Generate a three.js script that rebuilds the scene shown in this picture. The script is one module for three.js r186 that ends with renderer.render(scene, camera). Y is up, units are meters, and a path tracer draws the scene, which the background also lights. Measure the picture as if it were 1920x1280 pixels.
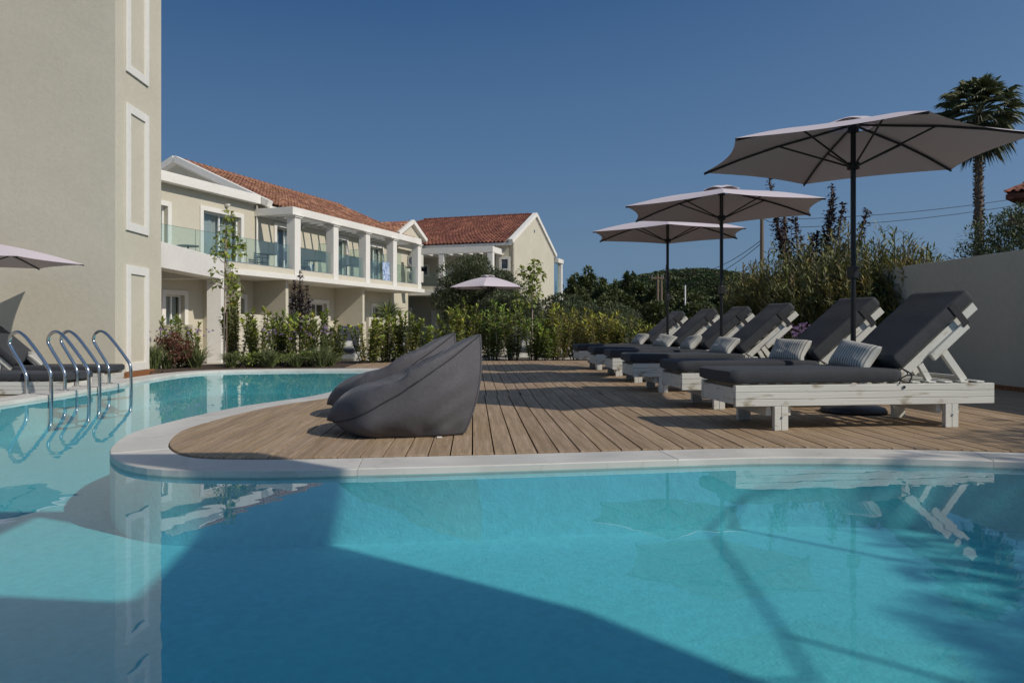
import * as THREE from 'three';
import { mergeGeometries, mergeVertices, toCreasedNormals } from 'three/addons/utils/BufferGeometryUtils.js';
import { RoundedBoxGeometry } from 'three/addons/geometries/RoundedBoxGeometry.js';

// ------------------------------------------------------------------ camera, sky, sun
const scene = new THREE.Scene();
const W = 1920, H = 1280, FOCAL = 1400, HORIZON = 612, EYE = 0.8, YAW = Math.atan(73 / 1400);
const camera = new THREE.PerspectiveCamera(2 * Math.atan(H / 2 / FOCAL) * 180 / Math.PI, W / H, 0.05, 4000);
camera.position.set(0, EYE, 0);
camera.rotation.y = -YAW;
camera.setViewOffset(W, H, 0, H / 2 - HORIZON, W, H);      // level lens, shifted down a little
camera.updateProjectionMatrix();

const SUN = new THREE.Vector3(1.05, 1, 0.70).normalize();
{
  const w = 512, h = 256, data = new Float32Array(w * h * 4);
  const lin = (c) => c.map((x) => { x /= 255; return x <= 0.04045 ? x / 12.92 : ((x + 0.055) / 1.055) ** 2.4; });
  const stops = [[-90, lin([96, 104, 106])], [-1, lin([104, 126, 146])], [0, lin([108, 132, 156])], [5, lin([101, 129, 157])], [12, lin([84, 117, 154])], [24, lin([50, 88, 133])], [45, lin([38, 72, 115])], [90, lin([34, 64, 106])]];
  for (let j = 0; j < h; j++) {
    const el = ((j + 0.5) / h - 0.5) * 180, y = Math.sin(el * Math.PI / 180), cy = Math.cos(el * Math.PI / 180);
    let k = 0; while (k < stops.length - 2 && el > stops[k + 1][0]) k++;
    const t = THREE.MathUtils.clamp((el - stops[k][0]) / (stops[k + 1][0] - stops[k][0]), 0, 1);
    for (let i = 0; i < w; i++) {
      const a = ((i + 0.5) / w - 0.5) * 2 * Math.PI;
      const c = Math.cos(a) * cy * SUN.x + y * SUN.y + Math.sin(a) * cy * SUN.z;
      const glow = el > -1 ? 0.66 * Math.pow((1 + c) / 2, 4.4) + 0.3 * Math.pow(Math.max(0, c), 8) : 0;      // the sky pales towards the sun
      for (let q = 0; q < 3; q++) data[(j * w + i) * 4 + q] = (stops[k][1][q] * (1 - t) + stops[k + 1][1][q] * t) + glow * [0.42, 0.52, 0.66][q];
      data[(j * w + i) * 4 + 3] = 1;
    }
  }
  const sky = new THREE.DataTexture(data, w, h, THREE.RGBAFormat, THREE.FloatType);
  sky.mapping = THREE.EquirectangularReflectionMapping; sky.magFilter = THREE.LinearFilter; sky.needsUpdate = true;
  scene.background = sky; scene.environment = sky;
}
const sun = new THREE.DirectionalLight(new THREE.Color(1, 0.925, 0.81), 3.3);
sun.position.copy(SUN).multiplyScalar(80); sun.target.position.set(0, 0, -15); sun.position.z -= 15;
sun.castShadow = true; sun.shadow.radius = 1.2; sun.shadow.mapSize.set(4096, 4096);
Object.assign(sun.shadow.camera, { left: -45, right: 45, top: 45, bottom: -45, near: 1, far: 200 });
scene.add(sun, sun.target);
const renderer = new THREE.WebGLRenderer({ antialias: true });
renderer.toneMapping = THREE.LinearToneMapping; renderer.toneMappingExposure = 1.0; renderer.shadowMap.enabled = true;

// ------------------------------------------------------------------ helpers
let seed = 7;
const rnd = () => { seed = (seed + 0x6d2b79f5) | 0; let t = Math.imul(seed ^ (seed >>> 15), 1 | seed); t = (t + Math.imul(t ^ (t >>> 7), 61 | t)) ^ t; return ((t ^ (t >>> 14)) >>> 0) / 4294967296; };
const rr = (a, b) => a + (b - a) * rnd(), V = (x, y, z) => new THREE.Vector3(x, y, z), lerp = (a, b, t) => a + (b - a) * t, clamp = THREE.MathUtils.clamp;
const FWD = V(Math.sin(YAW), 0, -Math.cos(YAW)), RIGHT = V(Math.cos(YAW), 0, Math.sin(YAW));
const at = (u, v, d) => V(0, EYE, 0).addScaledVector(FWD, d).addScaledVector(RIGHT, (u - 960) / FOCAL * d).add(V(0, (HORIZON - v) / FOCAL * d, 0));   // pixel and distance
const ground = (u, v, y = 0) => at(u, v, (EYE - y) * FOCAL / (v - HORIZON));                                                                       // pixel on a level plane
const spot = (u, d, y) => { const p = at(u, HORIZON, d); p.y = y; return p; };
const names = new Map();
const numbered = (n) => { const k = names.get(n) ?? 0; names.set(n, k + 1); return k ? n + '_' + String(k).padStart(3, '0') : n; };
function mesh(name, geo, mat, parent) {
  const m = new THREE.Mesh(geo, mat); m.name = parent ? name : numbered(name); m.castShadow = m.receiveShadow = true; (parent ?? scene).add(m); return m;
}
function tag(o, label, category, group) { o.userData.label = label; o.userData.category = category; if (group) o.userData.group = group; return o; }
function thing(name, label, category, pos = [0, 0, 0], turn = 0, group) {
  const o = new THREE.Group(); o.name = numbered(name); o.position.set(...pos); o.rotation.y = turn; scene.add(o); return tag(o, label, category, group);
}
function structure(name, geo, mat) { const m = geo ? mesh(name, geo, mat) : new THREE.Group(); if (!geo) { m.name = numbered(name); scene.add(m); } m.userData.kind = 'structure'; return m; }
function copy(o, label, pos, turn) {
  const c = o.clone(); c.name = numbered(o.name.replace(/_\d{3}$/, '')); c.userData = { ...o.userData }; if (label) c.userData.label = label;
  if (pos) c.position.set(...pos); if (turn !== undefined) c.rotation.y = turn; scene.add(c); return c;
}
// a box between two corners, uv in metres
function bx(x0, x1, y0, y1, z0, z1) {
  const g = new THREE.BoxGeometry(x1 - x0, y1 - y0, z1 - z0); g.translate((x0 + x1) / 2, (y0 + y1) / 2, (z0 + z1) / 2); return metres(g);
}
// rounded-edge board
function board(x0, x1, y0, y1, z0, z1, r = 0.004) {
  const g = new RoundedBoxGeometry(x1 - x0, y1 - y0, z1 - z0, 1, r); g.translate((x0 + x1) / 2, (y0 + y1) / 2, (z0 + z1) / 2); return metres(g);
}
// uv in metres from position, by the direction each face looks; shift keeps pieces from sharing one patch of grain
function metres(g, su = 0, sv = 0) {
  g = g.index ? g.toNonIndexed() : g;
  const p = g.attributes.position, n = g.attributes.normal, uv = new Float32Array(p.count * 2);
  for (let i = 0; i < p.count; i += 3) {
    let nx = 0, ny = 0, nz = 0;
    for (let k = 0; k < 3; k++) { nx += n.getX(i + k); ny += n.getY(i + k); nz += n.getZ(i + k); }
    nx = Math.abs(nx); ny = Math.abs(ny); nz = Math.abs(nz);
    for (let k = i; k < i + 3; k++) {
      const X = p.getX(k), Y = p.getY(k), Z = p.getZ(k);
      const [a, b] = nz >= nx && nz >= ny ? [X, Y] : ny >= nx ? [X, Z] : [Z, Y];
      uv[k * 2] = a + su; uv[k * 2 + 1] = b + sv;
    }
  }
  g.setAttribute('uv', new THREE.BufferAttribute(uv, 2)); return g;
}
const swapUV = (g) => { const u = g.attributes.uv; for (let i = 0; i < u.count; i++) u.setXY(i, u.getY(i), u.getX(i)); return g; };
const merge = (list) => mergeGeometries(list.map((g) => { const q = g.index ? g.toNonIndexed() : g; for (const k of Object.keys(q.attributes)) if (!['position', 'normal', 'uv'].includes(k)) q.deleteAttribute(k); return q; }));
function tube(points, r, seg = 24, sides = 8, closed = false) { return new THREE.TubeGeometry(new THREE.CatmullRomCurve3(points, closed, 'centripetal'), seg, r, sides, closed); }
function rod(a, b, r0, r1 = r0, sides = 10) {
  const g = new THREE.CylinderGeometry(r1, r0, a.distanceTo(b), sides, 1); g.rotateX(Math.PI / 2); const m = new THREE.Matrix4().lookAt(b, a, Math.abs(b.y - a.y) > 0.99 * a.distanceTo(b) ? V(1, 0, 0) : V(0, 1, 0)); g.applyMatrix4(m); g.translate((a.x + b.x) / 2, (a.y + b.y) / 2, (a.z + b.z) / 2); return g;
}
// periodic value noise
const HASH = Array.from({ length: 4096 }, () => rnd());
const cell = (x, y, p, s) => HASH[((((x % p) + p) % p) * 157 + (((y % p) + p) % p) * 311 + s * 71) & 4095];
function vnoise(x, y, p, s = 0) {
  const ix = Math.floor(x), iy = Math.floor(y); let fx = x - ix, fy = y - iy; fx = fx * fx * (3 - 2 * fx); fy = fy * fy * (3 - 2 * fy);
  return lerp(lerp(cell(ix, iy, p, s), cell(ix + 1, iy, p, s), fx), lerp(cell(ix, iy + 1, p, s), cell(ix + 1, iy + 1, p, s), fx), fy);
}
const fbm = (x, y, p, oct = 4, s = 0) => { let v = 0, a = 0.5, t = 0; for (let o = 0; o < oct; o++, a /= 2, x *= 2, y *= 2, p *= 2) { v += a * vnoise(x, y, p, s + o); t += a; } return v / t; };
function texture(w, h, fn, size, srgb = true) {
  const d = new Uint8Array(w * h * 4);
  for (let j = 0; j < h; j++) for (let i = 0; i < w; i++) { const c = fn(i / w, j / h); for (let q = 0; q < 3; q++) d[(j * w + i) * 4 + q] = clamp(Math.round((Array.isArray(c) ? c[q] : c) * 255), 0, 255); d[(j * w + i) * 4 + 3] = 255; }
  const t = new THREE.DataTexture(d, w, h); t.wrapS = t.wrapT = THREE.RepeatWrapping; t.magFilter = THREE.LinearFilter; t.repeat.set(1 / size[0], 1 / size[1]); if (srgb) t.colorSpace = THREE.SRGBColorSpace; t.needsUpdate = true; return t;
}
const RGB = (r, g, b) => new THREE.Color().setRGB(r, g, b);
const std = (o) => new THREE.MeshStandardMaterial({ roughness: 0.8, ...o }), phys = (o) => new THREE.MeshPhysicalMaterial({ roughness: 0.8, ...o });

// ------------------------------------------------------------------ materials
const stuccoMap = texture(512, 512, (x, y) => { const a = fbm(x * 4, y * 4, 4, 4, 1), b = fbm(x * 64, y * 64, 64, 2, 5); const v = 0.93 + 0.07 * a + 0.04 * (b - 0.5); return [v, v * 0.996, v * 0.985]; }, [3.1, 3.1]);
const stuccoBump = texture(512, 512, (x, y) => 0.5 * fbm(x * 96, y * 96, 96, 2, 3) + 0.5 * fbm(x * 24, y * 24, 24, 3, 8), [1.2, 1.2], false);
const M = {};
M.cream = std({ color: RGB(0.60, 0.56, 0.46), map: stuccoMap, bumpMap: stuccoBump, bumpScale: 0.0025, roughness: 0.93 });
M.trim = std({ color: RGB(0.79, 0.77, 0.73), map: stuccoMap, bumpMap: stuccoBump, bumpScale: 0.001, roughness: 0.85 });
M.whiteFrame = std({ color: RGB(0.8, 0.8, 0.79), roughness: 0.4 });
M.glass = phys({ color: RGB(0.93, 0.97, 0.96), transmission: 1, thickness: 0, roughness: 0.02, ior: 1.5 });
M.greenGlass = phys({ color: RGB(0.87, 0.945, 0.925), transmission: 0.985, thickness: 0, roughness: 0.03, ior: 1.5 });
M.glassEdge = std({ color: RGB(0.05, 0.13, 0.11), roughness: 0.2 });
M.curtain = phys({ color: RGB(0.42, 0.44, 0.45), roughness: 1, transmission: 0.25, thickness: 0 });
M.slate = std({ color: RGB(0.13, 0.16, 0.2), roughness: 0.6 });
const tileMap = texture(256, 256, (x, y) => { const a = fbm(x * 32, y * 32, 32, 2, 2), b = fbm(x * 6, y * 6, 6, 3, 9), v = 0.55 + 0.5 * a * b * 1.6; return [v, v * lerp(0.9, 1.06, b), v * lerp(0.85, 1.1, a)]; }, [4, 4]);
M.tile = std({ color: RGB(0.52, 0.25, 0.15), map: tileMap, roughness: 0.9 });
M.tileDark = std({ color: RGB(0.27, 0.095, 0.062), map: tileMap, roughness: 0.9 });
// deck boards: fine grooves along the board (v runs along it), grain and weathering
const deckMap = texture(256, 1024, (x, y) => {
  const g = fbm(x * 48, y * 6, 48, 3, 4), l = fbm(x * 6, y * 5, 6, 3, 11), f = fbm(x * 128, y * 64, 64, 2, 6), v = 0.82 + 0.22 * (g - 0.5) + 0.26 * (l - 0.5) + 0.2 * (f - 0.5);
  return [v * 1.06, v * lerp(0.98, 1.0, l), v * lerp(0.86, 1.0, l)];
}, [0.14, 2.3]);
const deckBump = texture(256, 256, (x, y) => 0.5 + 0.42 * Math.sin(x * Math.PI * 2 * 18) + 0.08 * fbm(x * 64, y * 64, 64, 2, 6), [0.14, 0.3], false);
M.deck = [[0.445, 0.36, 0.25], [0.475, 0.39, 0.275], [0.42, 0.34, 0.245], [0.495, 0.41, 0.295], [0.45, 0.37, 0.275]].map((c) => std({ color: RGB(...c), map: deckMap, bumpMap: deckBump, bumpScale: 0.0016, roughness: 0.78 }));
M.timberEdge = std({ color: RGB(0.36, 0.17, 0.07), map: deckMap, roughness: 0.8 });
const woodMap = texture(512, 256, (x, y) => { const g = fbm(x * 4, y * 64, 4, 3, 4), k = fbm(x * 10, y * 10, 10, 3, 9), s = k > 0.66 ? (k - 0.66) * 2.2 : 0; const v = 0.90 + 0.12 * (g - 0.5) - s * 0.5; return [v, v * (1 - s * 0.12), v * (1 - s * 0.3) * 0.98]; }, [1.3, 0.4]);
const woodBump = texture(512, 256, (x, y) => fbm(x * 4, y * 64, 4, 3, 4), [1.3, 0.4], false);
M.paint = std({ color: RGB(0.77, 0.765, 0.735), map: woodMap, bumpMap: woodBump, bumpScale: 0.0012, roughness: 0.6 });
const weave = texture(256, 256, (x, y) => 0.5 + 0.25 * Math.sin(x * 2 * Math.PI * 64) * Math.sin(y * 2 * Math.PI * 64) + 0.3 * (fbm(x * 8, y * 8, 8, 4, 2) - 0.5), [0.25, 0.25], false);
const fade = texture(256, 256, (x, y) => { const v = 0.82 + 0.12 * (fbm(x * 5, y * 5, 5, 4, 12) - 0.5) + 0.12 * (fbm(x * 90, y * 90, 90, 2, 1) - 0.5); return [v, v, v * 1.02]; }, [0.9, 0.9]);
M.charcoal = phys({ color: RGB(0.054, 0.06, 0.067), map: fade, bumpMap: weave, bumpScale: 0.0008, roughness: 0.85, sheen: 0.25, sheenColor: RGB(0.5, 0.5, 0.55), sheenRoughness: 0.6 });
M.bean = phys({ color: RGB(0.125, 0.121, 0.128), map: fade, bumpMap: weave, bumpScale: 0.0008, roughness: 0.8, sheen: 0.3, sheenColor: RGB(0.5, 0.5, 0.55), sheenRoughness: 0.6 });
M.sail = phys({ color: RGB(0.82, 0.82, 0.8), roughness: 1, transmission: 0.55, thickness: 0 });
M.piping = std({ color: RGB(0.03, 0.03, 0.034), roughness: 0.9 });
M.pillow = std({ color: RGB(0.50, 0.49, 0.455), bumpMap: weave, bumpScale: 0.0006, roughness: 0.95, map: texture(256, 64, (x) => { const s = ((x * 16) % 1) < 0.34 ? 0.66 : 1; return [s, s, s]; }, [0.42, 0.42]) });
M.canvas = phys({ color: RGB(0.57, 0.50, 0.525), roughness: 0.95, transmission: 0.02, thickness: 0, bumpMap: weave, bumpScale: 0.0004 });
M.black = std({ color: RGB(0.016, 0.016, 0.018), roughness: 0.4, metalness: 0.2 });
M.blackPlastic = std({ color: RGB(0.028, 0.03, 0.034), roughness: 0.5 });
M.steel = std({ color: RGB(0.62, 0.62, 0.61), roughness: 0.14, metalness: 1 });
M.marble = std({ color: RGB(0.70, 0.68, 0.64), roughness: 0.5, map: texture(512, 512, (x, y) => { const a = fbm(x * 5, y * 5, 5, 5, 2), b = Math.abs(fbm(x * 4 + a, y * 4, 4, 4, 7) - 0.5), v = 0.90 + 0.16 * (a - 0.5) - Math.max(0, 0.03 - b) * 1.3; return [v, v * 0.99, v * 0.975]; }, [1.7, 1.7]) });
M.poolFloor = std({ color: RGB(0.68, 0.74, 0.78), roughness: 0.9, map: texture(256, 256, (x, y) => 0.93 + 0.08 * fbm(x * 48, y * 48, 48, 3, 2) - 0.04 * fbm(x * 5, y * 5, 5, 3, 1), [1.5, 1.5]), bumpMap: stuccoBump, bumpScale: 0.004 });
M.soil = std({ color: RGB(0.15, 0.10, 0.07), roughness: 1, map: texture(256, 256, (x, y) => { const v = 0.5 + 0.9 * (fbm(x * 24, y * 24, 24, 4, 3) - 0.35); return [v, v * 0.95, v * 0.9]; }, [1.4, 1.4]) });
M.earth = std({ color: RGB(0.20, 0.19, 0.12), roughness: 1, map: texture(256, 256, (x, y) => { const v = 0.6 + 0.6 * (fbm(x * 16, y * 16, 16, 5, 3) - 0.5); return [v, v, v * 0.9]; }, [9, 9]) });
M.paving = std({ color: RGB(0.40, 0.35, 0.28), roughness: 0.9, map: stuccoMap });
M.bark = std({ color: RGB(0.15, 0.115, 0.085), roughness: 1, bumpMap: stuccoBump, bumpScale: 0.01 });
M.paleBark = std({ color: RGB(0.36, 0.29, 0.23), roughness: 1 });
M.pole = std({ color: RGB(0.16, 0.12, 0.085), roughness: 1 });
M.wire = std({ color: RGB(0.02, 0.02, 0.02), roughness: 0.7 });
M.teal = std({ color: RGB(0.03, 0.075, 0.085), roughness: 0.5 });
M.machine = std({ color: RGB(0.6, 0.58, 0.52), roughness: 0.6 });
M.dark = std({ color: RGB(0.02, 0.02, 0.022), roughness: 0.9 });
const leafMat = (r, g, b, t = 0.32, rough = 0.72) => phys({ color: RGB(r, g, b), vertexColors: true, roughness: rough, transmission: t, thickness: 0, side: THREE.DoubleSide });
M.laurel = leafMat(0.185, 0.26, 0.032); M.olive = leafMat(0.10, 0.135, 0.055); M.willow = leafMat(0.15, 0.165, 0.04); M.purple = leafMat(0.03, 0.015, 0.022, 0.1);
M.rust = leafMat(0.17, 0.06, 0.028); M.grass = leafMat(0.14, 0.175, 0.05); M.lilac = leafMat(0.42, 0.28, 0.50, 0.4); M.fresh = leafMat(0.24, 0.31, 0.03, 0.45); M.forest = leafMat(0.085, 0.115, 0.03, 0.25); M.palmLeaf = leafMat(0.085, 0.10, 0.03, 0.2); M.hillLeaf = leafMat(0.085, 0.115, 0.045, 0.15);

// ------------------------------------------------------------------ pool outline (world x, z)
const bankPts = [[6.9, -3.7], [5.2, -3.95], [3.9, -4.17], [3.27, -4.31], [2.87, -4.41], [2.3, -4.5], [1.79, -4.53], [1.32, -4.49], [0.24, -4.37], [-0.68, -4.29], [-1.31, -4.27], [-1.76, -4.34], [-2.05, -4.52], [-2.33, -4.92], [-2.48, -5.31], [-2.59, -5.81], [-2.58, -6.39], [-2.36, -7.67], [-1.85, -8.9], [-1.72, -10.2], [-1.85, -12], [-1.95, -14.25]];
const leftPts = [[-5.1, 4], [-5.08, -4], [-5.05, -8.24], [-5.0, -9.4], [-5.0, -10.7], [-5.06, -12.2], [-5.0, -13.3], [-4.72, -13.85], [-3.9, -14.14], [-2.9, -14.25], [-1.95, -14.3]];
const smooth = (pts, n) => new THREE.CatmullRomCurve3(pts.map(([x, z]) => V(x, 0, z)), false, 'centripetal').getSpacedPoints(n).map((p) => [p.x, p.z]);
const bank = smooth(bankPts, 170), leftBank = smooth(leftPts, 120);
const offset = (line, w) => line.map(([x, z], i) => { const a = line[Math.max(0, i - 1)], b = line[Math.min(line.length - 1, i + 1)], dx = b[0] - a[0], dz = b[1] - a[1], l = Math.hypot(dx, dz); return [x + dz / l * w, z - dx / l * w]; });
const WATER = -0.048, FLOOR = -0.44, LOW = -0.28;      // deck boards at 0, hotel terrace a step lower
const poolRing = [...bank, ...leftBank.slice().reverse(), [6.9, 4]];
const flat = (ring, y, holes = []) => {
  const s = new THREE.Shape(ring.map(([x, z]) => new THREE.Vector2(x, -z))); for (const h of holes) s.holes.push(new THREE.Path(h.map(([x, z]) => new THREE.Vector2(x, -z))));
  const g = new THREE.ShapeGeometry(s); g.rotateX(-Math.PI / 2); g.translate(0, y, 0); return metres(g);
};
function wallStrip(line, y0, y1) {
  const p = [], idx = [];
  line.forEach(([x, z]) => p.push(x, y0, z, x, y1, z));
  for (let i = 0; i < line.length - 1; i++) idx.push(i * 2, i * 2 + 2, i * 2 + 1, i * 2 + 1, i * 2 + 2, i * 2 + 3);
  const g = new THREE.BufferGeometry(); g.setAttribute('position', new THREE.Float32BufferAttribute(p, 3)); g.setIndex(idx); g.computeVertexNormals(); return metres(g);
}
structure('pool_floor', flat(poolRing, FLOOR), M.poolFloor);
structure('pool_wall', merge([wallStrip([...poolRing, poolRing[0]], FLOOR, -0.055)]), M.poolFloor);
{
  const n = 512, d = new Float32Array(n * n * 4);
  for (let j = 0; j < n; j++) for (let i = 0; i < n; i++) { const x = i / n, y = j / n, v = 0.55 * fbm(x * 7 + 0.4 * vnoise(x * 6, y * 6, 6, 1), y * 7, 7, 2, 3) + 0.3 * fbm(x * 22, y * 22, 22, 2, 6) + 0.08 * fbm(x * 60, y * 60, 60, 1, 9); d[(j * n + i) * 4] = d[(j * n + i) * 4 + 1] = d[(j * n + i) * 4 + 2] = v; d[(j * n + i) * 4 + 3] = 1; }
  const ripple = new THREE.DataTexture(d, n, n, THREE.RGBAFormat, THREE.FloatType); ripple.wrapS = ripple.wrapT = THREE.RepeatWrapping; ripple.magFilter = THREE.LinearFilter; ripple.repeat.set(1 / 3.4, 1 / 3.4); ripple.needsUpdate = true;
  M.water = phys({ color: RGB(0.365, 0.80, 0.835), transmission: 1, thickness: 0, roughness: 0, ior: 1.33, specularIntensity: 1, bumpMap: ripple, bumpScale: 0.0011 });
  structure('pool_water', flat(poolRing, WATER), M.water);
}
// ground: one sheet to the horizon, open over the pool
{
  const big = []; for (let i = 0; i < 48; i++) { const a = i / 48 * 2 * Math.PI; big.push([Math.cos(a) * 1500, Math.sin(a) * 1500]); }
  structure('ground', flat(big, LOW - 0.005, [poolRing]), M.earth);
  structure('terrace_paving', flat([[-20, 4], [-5.5, 4], [-5.5, -13.6], [-20, -13.6]], LOW), M.paving); structure('garden_paving', flat([[-6.2, -16.6], [-3.8, -18.4], [1, -19.3], [9, -19.3], [14, -40], [-14, -40], [-9.5, -20]], LOW), M.paving);
}
// coping stones
function coping(line, w, long) {
  const root = structure('pool_coping'); const inner = offset(line, -w);
  const step = Math.max(1, Math.round(long / Math.hypot(line[1][0] - line[0][0], line[1][1] - line[0][1])));
  for (let a = 0; a < line.length - 1; a += step) {
    const b = Math.min(line.length - 1, a + step), outer = line.slice(a, b + 1), inn = inner.slice(a, b + 1), cut = (l) => { const m = l.map((p) => [...p]), n = m.length - 1, c = 0.0007; for (const [i, k] of [[0, 1], [n, n - 1]]) { const L = Math.hypot(l[k][0] - l[i][0], l[k][1] - l[i][1]); m[i] = [l[i][0] + (l[k][0] - l[i][0]) / L * c, l[i][1] + (l[k][1] - l[i][1]) / L * c]; } return m; };
    const o = cut(outer), q = cut(inn), y1 = -0.008 + rr(-0.001, 0.001), y0 = -0.066, ring = [...o, ...q.reverse()];
    mesh('coping_stone', prism(ring, y0, y1, rr(0, 3), rr(0, 3), 0.006), M.marble, root);
  }
  return root;
}
// upright prism over a ring of x, z with a small chamfer at the top
function prism(ring, y0, y1, su = 0, sv = 0, ch = 0.003) {
  if (THREE.ShapeUtils.area(ring.map(([x, z]) => new THREE.Vector2(x, z))) > 0) ring = ring.slice().reverse();
  const n = ring.length, inset = ring.map(([x, z], i) => { const a = ring[(i + n - 1) % n], b = ring[(i + 1) % n]; let ax = x - a[0], az = z - a[1], bx_ = b[0] - x, bz = b[1] - z; const la = Math.hypot(ax, az) || 1, lb = Math.hypot(bx_, bz) || 1; ax /= la; az /= la; bx_ /= lb; bz /= lb; const nx = -(az + bz), nz = ax + bx_, l = Math.hypot(nx, nz) || 1, s = -1; return [x - s * nx / l * ch * -1, z - s * nz / l * ch * -1]; });
  const p = []; const quad = (a, b, c, d) => p.push(...a, ...b, ...c, ...a, ...c, ...d);
  for (let i = 0; i < n; i++) {
    const j = (i + 1) % n, A = [ring[i][0], y0, ring[i][1]], B = [ring[j][0], y0, ring[j][1]], C = [ring[j][0], y1 - ch, ring[j][1]], D = [ring[i][0], y1 - ch, ring[i][1]];
    quad(A, B, C, D); quad(D, C, [inset[j][0], y1, inset[j][1]], [inset[i][0], y1, inset[i][1]]);
  }
  const tri = THREE.ShapeUtils.triangulateShape(inset.map(([x, z]) => new THREE.Vector2(x, z)), []);
  for (const t of tri) { const [a, b, c] = t.map((k) => [inset[k][0], y1, inset[k][1]]); const up = (b[2] - a[2]) * (c[0] - a[0]) - (b[0] - a[0]) * (c[2] - a[2]) > 0; p.push(...a, ...(up ? b : c), ...(up ? c : b)); }
  const g = new THREE.BufferGeometry(); g.setAttribute('position', new THREE.Float32BufferAttribute(p, 3)); g.computeVertexNormals(); return metres(g, su, sv);
}
{ const c = coping(bank, 0.35, 1.9); mesh('coping_stone', prism([[-1.948, -14.253], [-1.6, -14.253], [-1.6, -14.66], [-1.948, -14.66]], -0.066, -0.008, 0.3, 0.7, 0.006), M.marble, c); coping(leftBank.slice().reverse(), 0.36, 1.9); }

// ------------------------------------------------------------------ timber deck, board by board
{
  const inner = offset(bank, -0.356), ring = [...inner, [-1.59, -14.72], [-2.5, -14.72], [-2.5, -16.3], [-1.2, -17.3], [2.9, -17.5], [6.7, -17.5], [6.7, -3.3]];
  const clipX = (poly, x, keep) => clip(poly, (p) => (p[0] - x) * keep), clipZ = (poly, z, keep) => clip(poly, (p) => (p[1] - z) * keep);
  function clip(poly, f) {
    const out = [];
    poly.forEach((a, i) => { const b = poly[(i + 1) % poly.length], fa = f(a), fb = f(b); if (fa >= 0) out.push(a); if ((fa >= 0) !== (fb >= 0)) { const t = fa / (fa - fb); out.push([lerp(a[0], b[0], t), lerp(a[1], b[1], t)]); } });
    return out;
  }
  const root = structure('timber_deck'), pitch = 0.1385, gap = 0.009;
  mesh('joist', merge(Array.from({ length: 30 }, (_, i) => bx(-0.6, 6.6, -0.075, -0.031, -5.15 - i * 0.42, -5.10 - i * 0.42))), M.pole, root);
  for (const [z0, z1, off] of [[-3, -8.72, 0], [-8.723, -13.1, 0.022], [-13.103, -17.6, 0.03]]) {
    for (let k = -20; k < 50; k++) {
      const x0 = -0.005 + off + k * pitch + gap / 2, x1 = x0 + pitch - gap, e = z0 < -4 ? 0 : 0, cut = z1 + (z1 > -17 && k % 7 === 3 ? -0.28 : 0), from = z0 + (z0 < -4 && (k % 7 === 3) ? -0.283 : 0);
      let poly = clipX(clipX(clipZ(clipZ(ring, from, -1), cut, 1), x0, 1), x1, -1);
      poly = poly.filter((p, i) => { const q = poly[(i + 1) % poly.length]; return Math.hypot(p[0] - q[0], p[1] - q[1]) > 0.004; });
      if (poly.length < 3 || Math.abs(THREE.ShapeUtils.area(poly.map((p) => new THREE.Vector2(...p)))) < 0.004) continue;
      mesh('plank', prism(poly, -0.03, rr(-0.0015, 0.0015), -x0, rr(0, 2), 0.0025), M.deck[Math.floor(rnd() * 5)], root);
    }
  }
}
// planting beds
function bed(name, ring, y) { structure(name, prism(ring, LOW - 0.02, y, 0, 0, 0.05), M.soil); }
bed('planting_bed', [[-6.2, -14.2], [-5.4, -14.1], [-5.0, -14.45], [-3.9, -14.75], [-2.55, -14.8], [-2.55, -16.2], [-1.3, -17.4], [-1.6, -18.4], [-3.8, -18.2], [-6.2, -16.4]], -0.03);
bed('planting_bed', [[-1.25, -17.45], [6.6, -17.6], [6.6, -19.2], [-1.25, -19.1]], -0.05);
bed('planting_bed', [[5.2, -10.4], [6.65, -10.0], [6.65, -17.4], [4.2, -17.4], [4.35, -13]], 0.03);
tag(mesh('timber_edging', merge([board(-6.06, -6.0, LOW, 0.0, -14.4, -13.3)]), M.timberEdge), 'orange brown timber edging at the foot of the tall cream stair tower', 'edging');

// ------------------------------------------------------------------ stair tower (the tall cream block beside the pool)
{
  const o = thing('stair_tower', 'tall cream plastered hotel block with tall white panel frames beside the pool', 'building');
  const X = -6.29, Z0 = -13.47, Z1 = -15.41;
  mesh('wall', merge([bx(-9.6, X, LOW, 10.2, Z1, Z0), bx(-22, -9.602, LOW, 10.2, -21, Z0 - 0.001)]), M.cream, o);
  mesh('roof', bx(-22.2, X + 0.2, 10.2, 10.42, -21.2, Z0 + 0.2), M.trim, o);
  const zf0 = -13.86, zf1 = -14.78;
  for (const [y0, y1] of [[-0.02, 1.92], [2.55, 4.86], [5.43, 7.9]]) {
    const f = 0.035, b = 0.155;
    const fr = mesh('panel_frame', merge([board(X + 0.001, X + f, y0, y1, zf0 - b, zf0, 0.005), board(X + 0.001, X + f, y0, y1, zf1, zf1 + b, 0.005), board(X + 0.001, X + f - 0.001, y0, y0 + b, zf1 + b, zf0 - b, 0.005), board(X + 0.001, X + f - 0.001, y1 - b, y1, zf1 + b, zf0 - b, 0.005)]), M.trim, o);
    mesh('panel', bx(X + 0.0005, X + 0.006, y0 + b, y1 - b, zf1 + b, zf0 - b), M.cream, fr);
  }
}
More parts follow.
